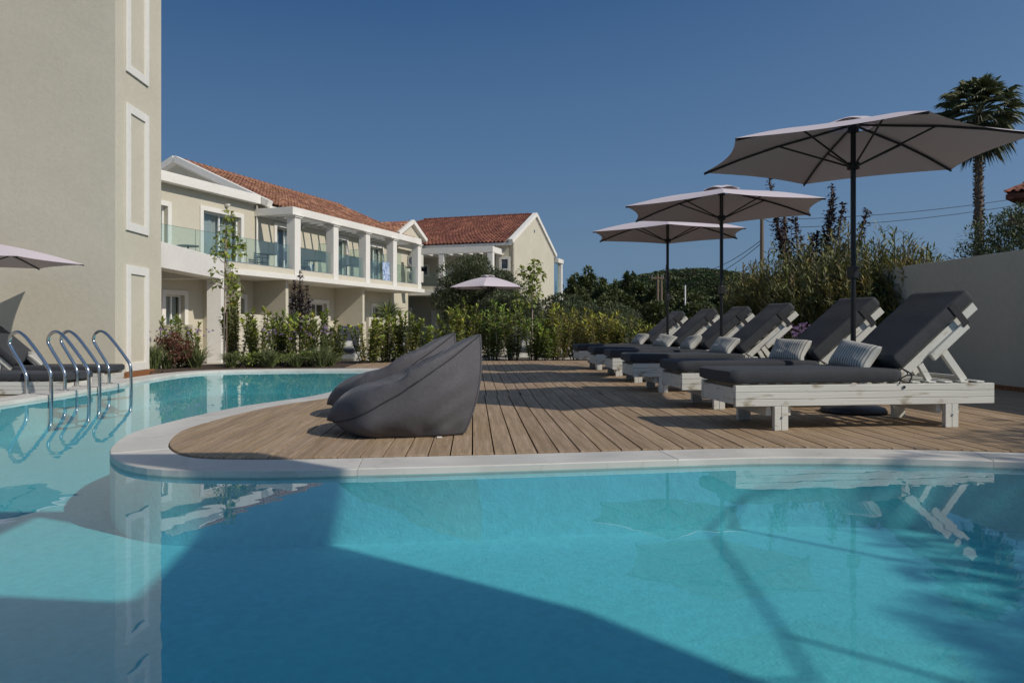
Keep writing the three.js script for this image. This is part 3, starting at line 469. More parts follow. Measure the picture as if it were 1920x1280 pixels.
function makeLounger() {
  const o = thing('sun_lounger', '', 'sun lounger', [0, 0, 0], 0, 'sun loungers in a row on the deck'), L = 1.085, Wd = 0.325;
  for (const s of [1, -1]) for (let i = 0; i < 3; i++) { const y = 0.188 + i * 0.0545; mesh('rail_board', metres(board(-L, L, y, y + 0.0525, s * Wd - 0.0225, s * Wd + 0.0225, 0.004), i * 0.37 + s, i * 0.13 + s * 0.2), M.paint, o); }
  for (const x of [-0.715, 0.715]) for (const s of [1, -1]) mesh('leg', merge([board(x - 0.056, x - 0.001, 0, 0.187, s * Wd - 0.022, s * Wd + 0.0225, 0.004), board(x + 0.001, x + 0.056, 0, 0.187, s * Wd - 0.022, s * Wd + 0.022, 0.004)]), M.paint, o);
  for (const x of [-0.715, 0.715]) mesh('cross_beam', merge([board(x - 0.1, x - 0.058, 0.11, 0.186, -0.3, 0.3), board(x + 0.058, x + 0.1, 0.11, 0.186, -0.3, 0.3)]), M.paint, o);
  mesh('bolt', new THREE.CylinderGeometry(0.008, 0.008, 0.006, 10).rotateX(Math.PI / 2).translate(-0.715, 0.1, Wd + 0.0255), M.slate, o); mesh('bolt', new THREE.CylinderGeometry(0.008, 0.008, 0.006, 10).rotateX(Math.PI / 2).translate(0.715, 0.1, Wd + 0.0255), M.slate, o); mesh('bolt', new THREE.CylinderGeometry(0.013, 0.013, 0.008, 12).rotateX(Math.PI / 2).translate(0.3, 0.325, Wd + 0.0265), M.steel, o);
  mesh('end_board', board(-L + 0.002, -L + 0.03, 0.2, 0.33, -0.3, 0.3), M.paint, o); mesh('end_board', board(L - 0.03, L - 0.002, 0.2, 0.33, -0.3, 0.3), M.paint, o);
  for (let i = 0; i < 15; i++) { const x = -0.98 + i * 0.139; mesh('slat', board(x - 0.035, x + 0.035, 0.353, 0.368, x > 0.4 ? -0.345 : -0.3, x > 0.4 ? 0.345 : 0.3, 0.005), M.paint, o); }
  mesh('seat_cushion', densePad(1.42, 0.112, 0.67, 0.03, 3).translate(-0.405, 0.4145, 0), M.charcoal, o);
  // raised back
  const a = 0.715, T = new THREE.Matrix4().makeTranslation(0.33, 0.37, 0).multiply(new THREE.Matrix4().makeRotationZ(a));
  const back = (g) => g.applyMatrix4(T);
  for (const s of [1, -1]) { mesh('backrest_bar', back(board(0, 0.87, 0, 0.07, s * 0.2675 - 0.0225, s * 0.2675 + 0.0225)), M.paint, o); mesh('backrest_brace', back(board(0.3, 0.7, -0.05, 0.015, s * 0.308 - 0.017, s * 0.308 + 0.017)), M.paint, o); }
  for (let i = 0; i < 6; i++) mesh('slat', back(board(0.08 + i * 0.145, 0.15 + i * 0.145, 0.0705, 0.085, -0.24, 0.24, 0.004)), M.paint, o);
  mesh('back_cushion', densePad(0.86, 0.125, 0.65, 0.03, 9).translate(0.455, 0.15, 0).applyMatrix4(T), M.charcoal, o);
  mesh('strap', back(merge([board(0.66, 0.72, -0.012, -0.006, -0.33, 0.33, 0.002), board(0.66, 0.72, -0.006, 0.2, 0.328, 0.333, 0.002), board(0.66, 0.72, -0.006, 0.2, -0.333, -0.328, 0.002)])), M.piping, o);
  for (const s of [1, -1]) { mesh('strut', beamAlong(V(0.66, 0.645, s * 0.27), V(0.87, 0.37, s * 0.27), 0.04, 0.055), M.paint, o); }
  mesh('strut', beamAlong(V(0.49, 0.50, 0.27), V(0.57, 0.37, 0.27), 0.035, 0.045), M.paint, o);
  mesh('prop_bar', merge([rod(V(0.87, 0.387, -0.27), V(0.87, 0.387, 0.27), 0.018)]), M.paint, o);
  mesh('tie', merge([tube([V(0.31, 0.47, 0.31), V(0.34, 0.43, 0.345), V(0.28, 0.39, 0.345), V(0.26, 0.35, 0.355)], 0.006, 10, 6), tube([V(0.31, 0.47, 0.31), V(0.37, 0.42, 0.345), V(0.35, 0.36, 0.345)], 0.006, 10, 6)]), M.piping, o);
  return o;
}
function makePillow() {
  const n = 26, p = [], uv = [], idx = [];
  for (const s of [1, -1]) for (let j = 0; j <= n; j++) for (let i = 0; i <= n; i++) {
    const u = i / n * 2 - 1, v = j / n * 2 - 1, e = Math.max(0, (1 - u ** 4) * (1 - v ** 4)), pinch = 1 - 0.09 * (1 - Math.abs(u * v)), th = 0.075 * e ** 0.55 * (1 + 0.25 * (fbm(u * 2 + 3 + s, v * 2, 97, 2, 4) - 0.5));
    p.push(u * 0.21 * (1 - 0.08 * (1 - v * v)), v * 0.135 * (1 - 0.08 * (1 - u * u)), s * th); uv.push((u + 1) * 0.21, (v + 1) * 0.15);
  }
  for (let s = 0; s < 2; s++) for (let j = 0; j < n; j++) for (let i = 0; i < n; i++) { const a = s * (n + 1) ** 2 + j * (n + 1) + i, b = a + 1, c = a + n + 1, d = c + 1; s ? idx.push(a, c, b, b, c, d) : idx.push(a, b, c, b, d, c); }
  const g = new THREE.BufferGeometry(); g.setAttribute('position', new THREE.Float32BufferAttribute(p, 3)); g.setAttribute('uv', new THREE.Float32BufferAttribute(uv, 2)); g.setIndex(idx); g.computeVertexNormals();
  const m = mesh('pillow', g, M.pillow); return m;
}
const lounger0 = makeLounger(), pillow0 = makePillow();
let first = true;
function placeLounger(x, z, y, turn, label, pillowLabel, group, pg) {
  const o = first ? lounger0 : copy(lounger0); o.position.set(x, y, z); o.rotation.y = turn; o.userData.label = label; o.userData.group = group;
  const p = first ? pillow0 : copy(pillow0); tag(p, pillowLabel, 'pillow', pg); first = false;
  const q = V(0.13 + rr(-0.03, 0.01), 0.555, 0.04 + rr(-0.06, 0.05)).applyAxisAngle(V(0, 1, 0), turn); p.position.set(x + q.x, y + q.y, z + q.z);
  p.rotation.set(0, 0, 0); p.rotation.order = 'YXZ'; p.rotation.y = turn - Math.PI / 2 + 0.4 + rr(-0.35, 0.3); p.rotation.x = -0.62 + rr(-0.15, 0.1); p.rotation.z = rr(-0.22, 0.2);
}
const rowG = 'sun loungers in a row on the deck', rowP = 'striped pillows on the deck loungers';
const L0 = 1.97 + 1.085, ord = ['white wooden lounger with charcoal cushions, first of the row beside the pool coping', 'white wooden lounger with charcoal cushions, second of the row from the pool coping', 'white wooden lounger with charcoal cushions, third of the row from the pool coping', 'white wooden lounger with charcoal cushions, fourth of the row from the pool coping', 'white wooden lounger with charcoal cushions, fifth of the row from the pool coping', 'white wooden lounger with charcoal cushions, last of the row by the hedge'];
const zl = [-5.61, -7.12, -8.96, -10.5, -11.95, -13.7];
zl.forEach((z, i) => placeLounger(L0 + 0.03 * Math.sin(i * 2.3), z - 0.33 - (i === 0 ? 0.08 : 0), 0, i === 0 ? 0.075 : 0.03 * Math.sin(i * 1.7), ord[i], ord[i].replace(/white wooden lounger with charcoal cushions, (\w+) of the row.*/, 'grey striped pillow on the $1 deck lounger').replace('on the last deck', 'on the deck') + (i === 5 ? ' by the hedge' : i === 0 ? ' beside the coping' : ' of the row'), rowG, rowP));
placeLounger(-6.47, -10.5, LOW, Math.PI, 'white lounger with charcoal cushions behind the two pool ladders', 'pale pillow on the lounger behind the pool ladders', 'loungers on the hotel terrace', 'pillows on the terrace loungers');
placeLounger(-6.85, -12.3, LOW, Math.PI, 'white lounger with charcoal cushions close to the tall cream wall', 'pale pillow on the lounger close to the tall wall', 'loungers on the hotel terrace', 'pillows on the terrace loungers');
for (const [u, d, lab] of [[648, 20.3, 'lounger facing the pool behind lilac flowers and the bean bags'], [742, 20.6, 'lounger facing the pool behind the shrubs with the yucca'], [978, 21.3, 'lounger facing the deck under the far pale parasol']]) { const p = spot(u, d + 1, LOW); placeLounger(p.x, p.z, LOW, Math.PI / 2 + 0.05, 'white and charcoal ' + lab, 'white pillow on the ' + lab.split(' ').slice(0, 8).join(' '), 'loungers beyond the planting', 'pillows beyond the planting'); }

// ------------------------------------------------------------------ parasols
function makeParasol(R, rim, rise, mat, base) {
  const o = thing('parasol', '', 'parasol'), top = rim + rise, p = [], idx = [], nr = 12, na = 10;
  const vent = 0.2;
  for (let k = 0; k < 6; k++) {
    const a0 = k * Math.PI / 3, s = p.length / 3;
    for (let i = 0; i <= nr; i++) for (let j = 0; j <= na; j++) {
      const t = i / nr, q = j / na, r = lerp(vent, R, t), A = V(Math.cos(a0), 0, Math.sin(a0)), B = V(Math.cos(a0 + Math.PI / 3), 0, Math.sin(a0 + Math.PI / 3)), hollow = 4 * q * (1 - q), y = lerp(top, rim, t) + 0.03 * Math.sin(Math.PI * t) - 0.012 * hollow * t, pull = 1 - 0.075 * hollow * t ** 1.5;
      const P = A.multiplyScalar(1 - q).add(B.multiplyScalar(q)).multiplyScalar(r * pull); p.push(P.x, y + 0.03 * hollow * t * t * 0.4, P.z);
    }
    for (let i = 0; i < nr; i++) for (let j = 0; j < na; j++) { const a = s + i * (na + 1) + j; idx.push(a, a + 1, a + na + 1, a + 1, a + na + 2, a + na + 1); }
  }
  const g = new THREE.BufferGeometry(); g.setAttribute('position', new THREE.Float32BufferAttribute(p, 3)); g.setIndex(idx); g.computeVertexNormals();
  const canopy = mesh('canopy', metres(g), mat, o);
  const vg = new THREE.BufferGeometry(), vp = [], vi = [];
  for (let k = 0; k <= 36; k++) { const a = k / 36 * 2 * Math.PI, e = 1 - 0.12 * Math.abs(Math.sin(a * 3)), f = Math.abs(Math.sin(a * 3)); vp.push(0.02 * Math.cos(a), top + 0.075, 0.02 * Math.sin(a), 0.17 * e * Math.cos(a), top + 0.058 + 0.01 * f, 0.17 * e * Math.sin(a), 0.27 * e * Math.cos(a), top + 0.008 + 0.03 * f, 0.27 * e * Math.sin(a)); }
  for (let k = 0; k < 36; k++) for (let j = 0; j < 2; j++) { const a = k * 3 + j; vi.push(a, a + 3, a + 1, a + 1, a + 3, a + 4); }
  vg.setAttribute('position', new THREE.Float32BufferAttribute(vp, 3)); vg.setIndex(vi); vg.computeVertexNormals(); mesh('vent_cap', metres(vg), mat, canopy);
  const hubY = rim + 0.02 - 0.12;
  for (let k = 0; k < 6; k++) {
    const a = k * Math.PI / 3, e = (r) => V(r * Math.cos(a), lerp(top, rim, (r - vent) / (R - vent)) + 0.03 * Math.sin(Math.PI * clamp((r - vent) / (R - vent), 0, 1)) - 0.016, r * Math.sin(a));
    mesh('rib', merge([0.05, 0.35, 0.7, 1.05].map((r, i, arr) => rod(e(Math.max(r, 0.05)), e(i < 3 ? arr[i + 1] : R - 0.01), 0.011))), M.black, o);
    mesh('strut', rod(V(0.04 * Math.cos(a), hubY, 0.04 * Math.sin(a)), e(R * 0.47), 0.009), M.black, o);
  }
  mesh('pole', rod(V(0, 0.05, 0), V(0, top + 0.08, 0), 0.024, 0.024, 16), M.black, o);
  mesh('hub', new THREE.CylinderGeometry(0.055, 0.055, 0.06, 16).translate(0, hubY, 0), M.black, o); mesh('crown_hub', new THREE.CylinderGeometry(0.05, 0.05, 0.05, 16).translate(0, top - 0.02, 0), M.black, o);
  mesh('crank', merge([board(-0.035, 0.035, 1.25, 1.36, -0.04, 0.04), rod(V(0.03, 1.3, 0), V(0.09, 1.3, 0), 0.008), rod(V(0.09, 1.3, 0), V(0.09, 1.24, 0), 0.008)]), M.black, o);
  const bp = new THREE.LatheGeometry([[0.001, 0.12], [0.05, 0.12], [0.06, 0.085], [0.2, 0.075], [0.27, 0.05], [0.29, 0.02], [0.29, 0], [0.001, 0]].map(([x, y]) => new THREE.Vector2(x, y)), 40); mesh('base', bp, M.blackPlastic, o);
  return o;
}
const par = makeParasol(1.44, 2.40, 0.26, M.canvas); tag(par, 'taupe six sided parasol on a black pole behind the first deck lounger', 'parasol', 'parasols along the deck'); par.position.set(3.55, 0, -6.8); par.rotation.y = Math.PI / 6 - 0.12;
copy(par, 'taupe parasol between the third and fourth deck loungers', [3.43, 0, -10.15], Math.PI / 6 - 0.31); copy(par, 'taupe parasol between the two deck loungers by the hedge', [3.4, 0, -12.9], Math.PI / 6 - 0.25);
{ const p = makeParasol(1.5, 2.07, 0.3, M.canvas); tag(p, 'pale parasol over the terrace loungers near the tall cream wall', 'parasol'); p.position.set(-7.6, LOW, -11.72); p.rotation.y = 0.41; }
{ const p = makeParasol(1.42, 2.42, 0.38, M.canvas); tag(p, 'pale parasol standing among the shrubs before the gabled house', 'parasol'); const q = spot(915, 26, LOW); p.position.copy(q); p.rotation.y = 0.4; }

// ------------------------------------------------------------------ bean bags
function makeBean(sd) {
  const nu = 90, nv = 128, p = [], uv = [], idx = [];
  const seamY = (u) => 0.10 + 0.64 * u ** 1.35, half = (u) => 0.42 * (u < 0.3 ? 1 - 0.72 * (1 - u / 0.3) ** 2.2 : 1) * (u > 0.5 ? 1 - 0.86 * ((u - 0.5) / 0.5) ** 2 : 1), baseHalf = (u) => 0.31 * (u < 0.25 ? 1 - 0.6 * (1 - u / 0.25) ** 2 : 1) * (u > 0.7 ? 1 - 0.25 * ((u - 0.7) / 0.3) ** 2 : 1);
  const at_ = (u, v) => {
    const Wd = half(u), c = Math.cos(v), s = Math.sin(v), ys = seamY(u), w = Math.sign(c) * Math.abs(c) ** 0.8;
    let x, y, z = Wd * w;
    if (s >= 0) {
      const hollow = Math.exp(-(((u - 0.5) / 0.22) ** 2)) * (1 - Math.abs(w) ** 1.8), hu = 0.225 * Math.sin(Math.PI * u ** 0.62) ** 0.9;
      y = ys + hu * s ** 0.6 - 0.27 * hollow; x = -0.56 + 1.09 * u - 0.06 * s * (1 - u);
      const cr = Math.exp(-(((u - 0.52) / 0.2) ** 2)), ridge = 1 - 2 * Math.abs(fbm(w * 1.3 + u * 2.2 + sd, u * 4.5 - w * 1.1 + 9, 97, 2, 6) - 0.5) * 2, ridge2 = 1 - Math.abs(fbm(w * 3.1 - u * 4 + sd, u * 7 + w * 2 + 5, 97, 2, 3) - 0.5) * 4;
      const fold = (sd > 3 ? 1.4 : 0.8) * (0.042 * ridge + 0.02 * ridge2) * (0.1 + 0.9 * cr) * s ** 0.5; y += fold; x -= 0.02 * ridge * cr;
    } else {
      const q = clamp((-s) ** 0.85, 0, 1), fall = q < 0.86 ? q / 0.86 : 1, k = 1 - fall; y = ys * k ** 1.0; const in_ = q < 0.86 ? 1 : 1 - (q - 0.86) / 0.14;
      const Wl = lerp(baseHalf(u), Wd, k), sg = c >= 0 ? 1 : -1; z = sg * Wl * (q < 0.86 ? 1 + 0.2 * Math.sin(Math.PI * k ** 0.8) * (1 - 0.35 * u) : in_); x = lerp(-0.42 + 0.81 * u, -0.56 + 1.09 * u, k ** 0.75) + 0.045 * Math.sin(Math.PI * k) * u ** 3;
      if (q < 0.86) { const hem = Math.exp(-(((y - 0.05) / 0.05) ** 2)); z += sg * (0.02 * (fbm(u * 2.5 + sd, y * 3 + 20, 97, 2, 3) - 0.5) + 0.010 * hem * Math.sin(u * 21 + sd * 2 + 3 * fbm(u * 6, 4, 97, 2, 2)) + 0.006 * Math.sin((y * 1.2 - u * 0.8) * 30 + 6 * fbm(u * 3 + sd, y * 3, 97, 2, 8)) * Math.exp(-(((u - 0.8) / 0.18) ** 2))) * Math.min(1, 6 * fall) * Math.min(1, Wl / 0.2); }
      else y = 0.002;
    }
    const n = 0.006 * (fbm(u * 5 + sd * 3, c * 2 + 11, 97, 3, 1) - 0.5); return V(x, Math.max(0.002, y + (s >= 0 ? n : 0)), z);
  };
  for (let i = 0; i <= nu; i++) for (let j = 0; j <= nv; j++) { const u = i / nu, v = j / nv * 2 * Math.PI, P = at_(u, v); p.push(P.x, P.y, P.z); }
  for (let i = 0; i < nu; i++) for (let j = 0; j < nv; j++) { const a = i * (nv + 1) + j; idx.push(a, a + 1, a + nv + 1, a + 1, a + nv + 2, a + nv + 1); }
  for (const [row, flip] of [[0, 1], [nu, 0]]) { const c = p.length / 3, P = at_(row / nu, 0).add(at_(row / nu, Math.PI)).multiplyScalar(0.5); p.push(P.x, P.y, P.z); for (let j = 0; j < nv; j++) { const a = row * (nv + 1) + j; flip ? idx.push(c, a + 1, a) : idx.push(c, a, a + 1); } }
  let g = new THREE.BufferGeometry(); g.setAttribute('position', new THREE.Float32BufferAttribute(p, 3)); g.setIndex(idx); g = mergeVertices(g, 1e-4); g.computeVertexNormals(); g = metres(g.toNonIndexed());
  const o = thing('bean_bag', '', 'bean bag', [0, 0, 0], 0, 'bean bags on the deck'); mesh('cover', g, M.bean, o);
  for (const v of [0.0, Math.PI]) mesh('seam', tube(Array.from({ length: 26 }, (_, i) => at_(i / 25, v)), 0.006, 60, 6), M.piping, o);
  for (const e of [1, -1]) mesh('back_seam', tube(Array.from({ length: 16 }, (_, i) => { const q = i / 15 * 0.84, a = Math.asin(q ** (1 / 0.85)); return at_(1, e > 0 ? -a : Math.PI + a); }), 0.008, 30, 6), M.bean, o);
  mesh('care_tag', board(0.2, 0.235, 0.004, 0.012, 0.355, 0.385, 0.001), M.trim, o);
  return o;
}
{
  const a = makeBean(1.3), b = makeBean(5.7);
  tag(a, 'charcoal bean bag lounge with folded hem beside the pool coping', 'bean bag', 'bean bags on the deck'); a.position.set(-0.48, 0, -5.72); a.rotation.y = 0.06;
  tag(b, 'charcoal bean bag with sunken creased seat beside the other bean bag', 'bean bag', 'bean bags on the deck'); b.position.set(-0.70, 0, -6.85); b.rotation.y = 0.04;
}

// ------------------------------------------------------------------ pool ladders
function makeLadder() {
  const o = thing('pool_ladder', '', 'pool ladder', [0, 0, 0], 0, 'pool ladders');
  for (const z of [0.25, -0.25]) {
    const pts = [[-0.47, -0.01], [-0.47, 0.19], [-0.5, 0.26], [-0.73, 0.54], [-0.77, 0.61], [-0.73, 0.70], [-0.62, 0.735], [-0.51, 0.69], [-0.14, 0.35], [-0.07, 0.26], [-0.055, 0.1], [-0.055, -0.4]].map(([x, y]) => V(x, y, z));
    const r = mesh('handrail', tube(pts, 0.0205, 110, 12), M.steel, o); mesh('flange', new THREE.CylinderGeometry(0.05, 0.05, 0.012, 20).translate(-0.47, -0.001, z), M.steel, r);
  }
  for (const y of [-0.18, -0.36]) mesh('tread', board(-0.1, -0.02, y - 0.012, y + 0.012, -0.24, 0.24, 0.004), M.steel, o);
  return o;
}
{ const a = makeLadder(); tag(a, 'stainless steel pool ladder beside the one near the tower corner', 'pool ladder', 'pool ladders'); a.position.set(-4.82, 0, -9.28); a.rotation.y = -0.42; a.userData.label = 'stainless steel pool ladder in front of the lounger cushion end'; const b = copy(a, 'stainless steel pool ladder beside the stair tower corner', [-4.81, 0, -10.40]); }

// ------------------------------------------------------------------ plants
class Leaves {
  constructor() { this.p = []; this.c = []; }
  add(P, dir, len, w, tone = 1, droop = 0.15, hue = 0) {
    const d = dir.clone().normalize(); let side = d.clone().cross(V(rr(-0.4, 0.4), 1, rr(-0.4, 0.4))); if (side.lengthSq() < 1e-4) side = V(1, 0, 0); side.normalize(); const up = side.clone().cross(d).normalize();
    const A = P, T = P.clone().addScaledVector(d, len).addScaledVector(up, -droop * len), m = P.clone().addScaledVector(d, len * 0.48).addScaledVector(up, 0.05 * len), L = m.clone().addScaledVector(side, w / 2).addScaledVector(up, w * 0.14), R = m.clone().addScaledVector(side, -w / 2).addScaledVector(up, w * 0.14);
    for (const v of [A, L, m, L, T, m, A, m, R, m, T, R]) this.p.push(v.x, v.y, v.z);
    const q = [tone * (1 + hue), tone, tone * (1 - hue * 0.5)]; for (let i = 0; i < 12; i++) this.c.push(...q);
  }
  blade(a, b, c, w, tone) { const s = b.clone().sub(a).cross(V(rr(-1, 1), 0.2, rr(-1, 1))).normalize().multiplyScalar(w / 2); for (const v of [a.clone().add(s), a.clone().sub(s), b.clone().add(s), a.clone().sub(s), b.clone().sub(s), b.clone().add(s), b.clone().add(s), b.clone().sub(s), c]) this.p.push(v.x, v.y, v.z); for (let i = 0; i < 9; i++) this.c.push(tone, tone, tone); }
  build() { const g = new THREE.BufferGeometry(); g.setAttribute('position', new THREE.Float32BufferAttribute(this.p, 3)); g.setAttribute('color', new THREE.Float32BufferAttribute(this.c, 3)); g.computeVertexNormals(); return g; }
}
const dirOn = (az, el) => V(Math.cos(az) * Math.cos(el), Math.sin(el), Math.sin(az) * Math.cos(el));
function plant(name, label, category, pos, group) { const o = thing(name, label, category, [pos.x, pos.y, pos.z], 0, group); return o; }
// upright leafy shrub: stems with whorls of broad leaves
function leafyShrub(name, label, pos, { h = 1.2, r = 0.4, stems = 9, leaf = 0.135, wide = 0.06, mat = M.laurel, per = 62, from = 0.1, group = 'leafy green shrubs', category = 'shrub' } = {}) {
  const o = plant(name, label, category, pos, group), lv = new Leaves(), st = [], own = rr(0.72, 1.2), warm = rr(-0.1, 0.18); leaf *= rr(0.8, 1.2); wide *= rr(0.8, 1.15);
  stems = Math.round(stems * 1.6); r *= 1.15; h *= rr(0.98, 1.2);
  for (let s = 0; s < stems; s++) {
    const az = rr(0, 6.283), R = r * Math.sqrt(rnd()), hh = h * rr(0.62, 1.04) * (1 - 0.25 * R / r), b = V(R * 0.35 * Math.cos(az), 0, R * 0.35 * Math.sin(az)), e = V(R * Math.cos(az), hh, R * Math.sin(az)), mid = b.clone().lerp(e, 0.5).add(V(rr(-0.05, 0.05), 0, rr(-0.05, 0.05)));
    const curve = new THREE.QuadraticBezierCurve3(b, mid, e); st.push(new THREE.TubeGeometry(curve, 6, 0.008, 5));
    const n = Math.round(per * hh / h); let a = rr(0, 6);
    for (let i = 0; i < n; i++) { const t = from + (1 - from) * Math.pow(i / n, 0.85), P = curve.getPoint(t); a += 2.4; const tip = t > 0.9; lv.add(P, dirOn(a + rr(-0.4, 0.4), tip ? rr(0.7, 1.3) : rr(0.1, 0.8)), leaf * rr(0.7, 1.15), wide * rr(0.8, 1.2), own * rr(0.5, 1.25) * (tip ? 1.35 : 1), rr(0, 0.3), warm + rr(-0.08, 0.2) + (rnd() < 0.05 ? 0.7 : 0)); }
  }
  for (const g of st) mesh('stem', g, M.bark, o); mesh('foliage', lv.build(), mat, o); return o;
}
// rounded bush of many small leaves in clumps
function bush(name, label, pos, { rx = 1, ry = 0.8, rz = 1, cy = 0.8, n = 5000, leaf = 0.06, wide = 0.018, mat = M.olive, clumps = 26, upward = 0.3, group, category = 'bush', trunk = 0.05 } = {}) {
  const o = plant(name, label, category, pos, group), lv = new Leaves(), C = [];
  for (let i = 0; i < clumps; i++) { const d = dirOn(rr(0, 6.283), Math.asin(rr(-0.75, 1))), k = rr(0.45, 0.95); C.push([V(d.x * rx * k, cy + d.y * ry * k, d.z * rz * k), rr(0.2, 0.42)]); }
  for (let i = 0; i < n; i++) { const [c, q] = C[Math.floor(rnd() * clumps)], d = dirOn(rr(0, 6.283), Math.asin(rr(-1, 1))), k = Math.cbrt(rr(0.25, 1)) * q, P = c.clone().add(V(d.x * rx * k, d.y * ry * k, d.z * rz * k)); if (P.y < 0.02) P.y = rr(0.02, 0.15); lv.add(P, d.clone().add(V(0, upward, 0)).add(V(rr(-0.6, 0.6), rr(-0.6, 0.6), rr(-0.6, 0.6))), leaf * rr(0.6, 1.2), wide * rr(0.8, 1.25), rr(0.5, 1.3), 0.1, rr(-0.08, 0.22)); }
  const st = []; for (let i = 0; i < 7; i++) { const c = C[i % clumps][0]; st.push(new THREE.TubeGeometry(new THREE.QuadraticBezierCurve3(V(rr(-0.06, 0.06), -0.02, rr(-0.06, 0.06)), V(c.x * 0.2, c.y * 0.5, c.z * 0.2), c), 6, trunk * rr(0.4, 0.8), 6)); }
  mesh('trunk', merge(st), M.bark, o); mesh('crown', lv.build(), mat, o); return o;
}
// tall tuft: arching blades and lilac flower heads
function tuft(label, pos, { h = 0.5, r = 0.3, n = 190, flowers = 9, fh = 0.75, mat = M.grass } = {}) {
  const o = plant('grass_tuft', label, 'plant', pos, 'grass tufts along the pool'), lv = new Leaves();
  for (let i = 0; i < n; i++) { const az = rr(0, 6.283), l = h * rr(0.5, 1.1), s = rr(0.1, 1) * r, a = V(0.07 * rr(-1, 1), 0, 0.07 * rr(-1, 1)), b = a.clone().add(V(Math.cos(az) * s * 0.55, l * 0.8, Math.sin(az) * s * 0.55)), c = a.clone().add(V(Math.cos(az) * s * 1.15, l * rr(0.7, 1.05), Math.sin(az) * s * 1.15)); lv.blade(a, b, c, rr(0.008, 0.016), rr(0.55, 1.3)); }
  mesh('blades', lv.build(), mat, o);
  if (flowers) {
    const fl = new Leaves(), st = new Leaves();
    for (let i = 0; i < flowers; i++) { const az = rr(0, 6.283), q = rr(0.2, 1) * r, e = V(Math.cos(az) * q, fh * rr(0.8, 1.1), Math.sin(az) * q); st.blade(V(0, 0, 0), e.clone().multiplyScalar(0.6), e, 0.006, 0.9); for (let k = 0; k < 16; k++) fl.add(e.clone().add(V(rr(-0.01, 0.01), 0, rr(-0.01, 0.01))), dirOn(rr(0, 6.283), rr(-0.3, 1.3)), rr(0.028, 0.05), 0.016, rr(0.75, 1.2)); }
    mesh('flower_stalks', st.build(), mat, o); mesh('flower_heads', fl.build(), M.lilac, o);
  }
  return o;
}
// slender young tree with leaf clusters
function youngTree(label, pos, { h = 3, lean = 0.1, clusters, leaf = 0.13, mat = M.fresh, bark = M.paleBark, r = 0.019, stake = false }) {
  const o = plant('young_tree', label, 'tree', pos, 'slender young trees'), lv = new Leaves(), g = [];
  const spine = [V(0, 0, 0), V(lean * 0.3, h * 0.35, 0), V(lean * 0.7, h * 0.7, 0.03), V(lean, h, 0)]; g.push(tube(spine, r, 20, 7));
  const cv = new THREE.CatmullRomCurve3(spine);
  for (const [dx, y, q, n] of clusters) { const b = cv.getPoint(clamp(y / h - 0.06, 0.05, 1)), c = V(b.x + dx, y, rr(-0.12, 0.12)); if (Math.abs(dx) > 0.04) g.push(new THREE.TubeGeometry(new THREE.QuadraticBezierCurve3(b, b.clone().lerp(c, 0.5).add(V(0, -0.03, 0)), c), 6, 0.009, 5)); for (let i = 0; i < n; i++) { const d = dirOn(rr(0, 6.283), Math.asin(rr(-0.8, 1))); lv.add(c.clone().addScaledVector(d, q * Math.cbrt(rnd())), d.add(V(0, -0.1, 0)), leaf * rr(0.7, 1.1), leaf * 0.75, rr(0.6, 1.25), 0.25, rr(-0.05, 0.2)); } }
  mesh('trunk', merge(g), bark, o); mesh('crown', lv.build(), mat, o); if (stake) mesh('stake', rod(V(0.06, 0, 0.03), V(0.07, 1.15, 0.03), 0.016), M.pole, o); return o;
}
// ascending branches clad in leaves
function spiky(name, label, pos, { h = 3, branches, leaf = 0.07, wide = 0.045, mat = M.purple, per = 90, r = 0.03, group, category = 'tree', spread = 0.12, from = 0.1, base = 0.4 }) {
  const o = plant(name, label, category, pos, group), lv = new Leaves(), g = [rod(V(0, -0.05, 0), V(0, base, 0), r * 1.3, r)];
  for (const [dx, top, dz] of branches) { const cv = new THREE.QuadraticBezierCurve3(V(0, base * 0.9, 0), V(dx * 0.75, lerp(base, top, 0.35), dz * 0.7), V(dx, top, dz)); g.push(new THREE.TubeGeometry(cv, 12, r * 0.4, 5)); for (let i = 0; i < per; i++) { const t = from + (1 - from) * i / per, P = cv.getPoint(t), w = spread * (1.15 - t); lv.add(P.add(V(rr(-w, w), rr(-0.04, 0.04), rr(-w, w))), dirOn(rr(0, 6.283), rr(-0.4, 0.9)), leaf * rr(0.6, 1.15), wide * rr(0.7, 1.1), rr(0.5, 1.5), 0.15, rr(-0.1, 0.4)); } }
  mesh('trunk', merge(g), M.bark, o); mesh('crown', lv.build(), mat, o); return o;
}
const base = (u, d, y) => spot(u, d, y);
// left bed, along the far pool edge
for (const [u, d, h, r, s, l] of [[335, 15.4, 1.3, 0.38, 7, 'tall loose laurel shrub behind the reddish brown shrub'], [372, 15.8, 0.85, 0.25, 4, 'thin little laurel shrub between the reddish shrub and the portico pillar'], [440, 15.9, 1.42, 0.35, 10, 'laurel shrub hugging the slender tree before the portico pillar'], [482, 15.7, 1.34, 0.42, 13, 'full laurel shrub next after the one hugging the slender tree'], [520, 16.2, 1.3, 0.42, 13, 'laurel shrub on the portico side of the purple tree'], [560, 15.8, 1.12, 0.4, 12, 'laurel shrub right at the foot of the small purple tree'], [600, 16.1, 1.15, 0.38, 11, 'laurel shrub on the bean bag side of the small purple tree'], [628, 16.6, 0.85, 0.32, 8, 'low laurel shrub before the lounger with lilac flowers']])
  leafyShrub('laurel_shrub', l, base(u, d, -0.04), { h, r, stems: s, group: 'laurel shrubs along the far pool edge' });
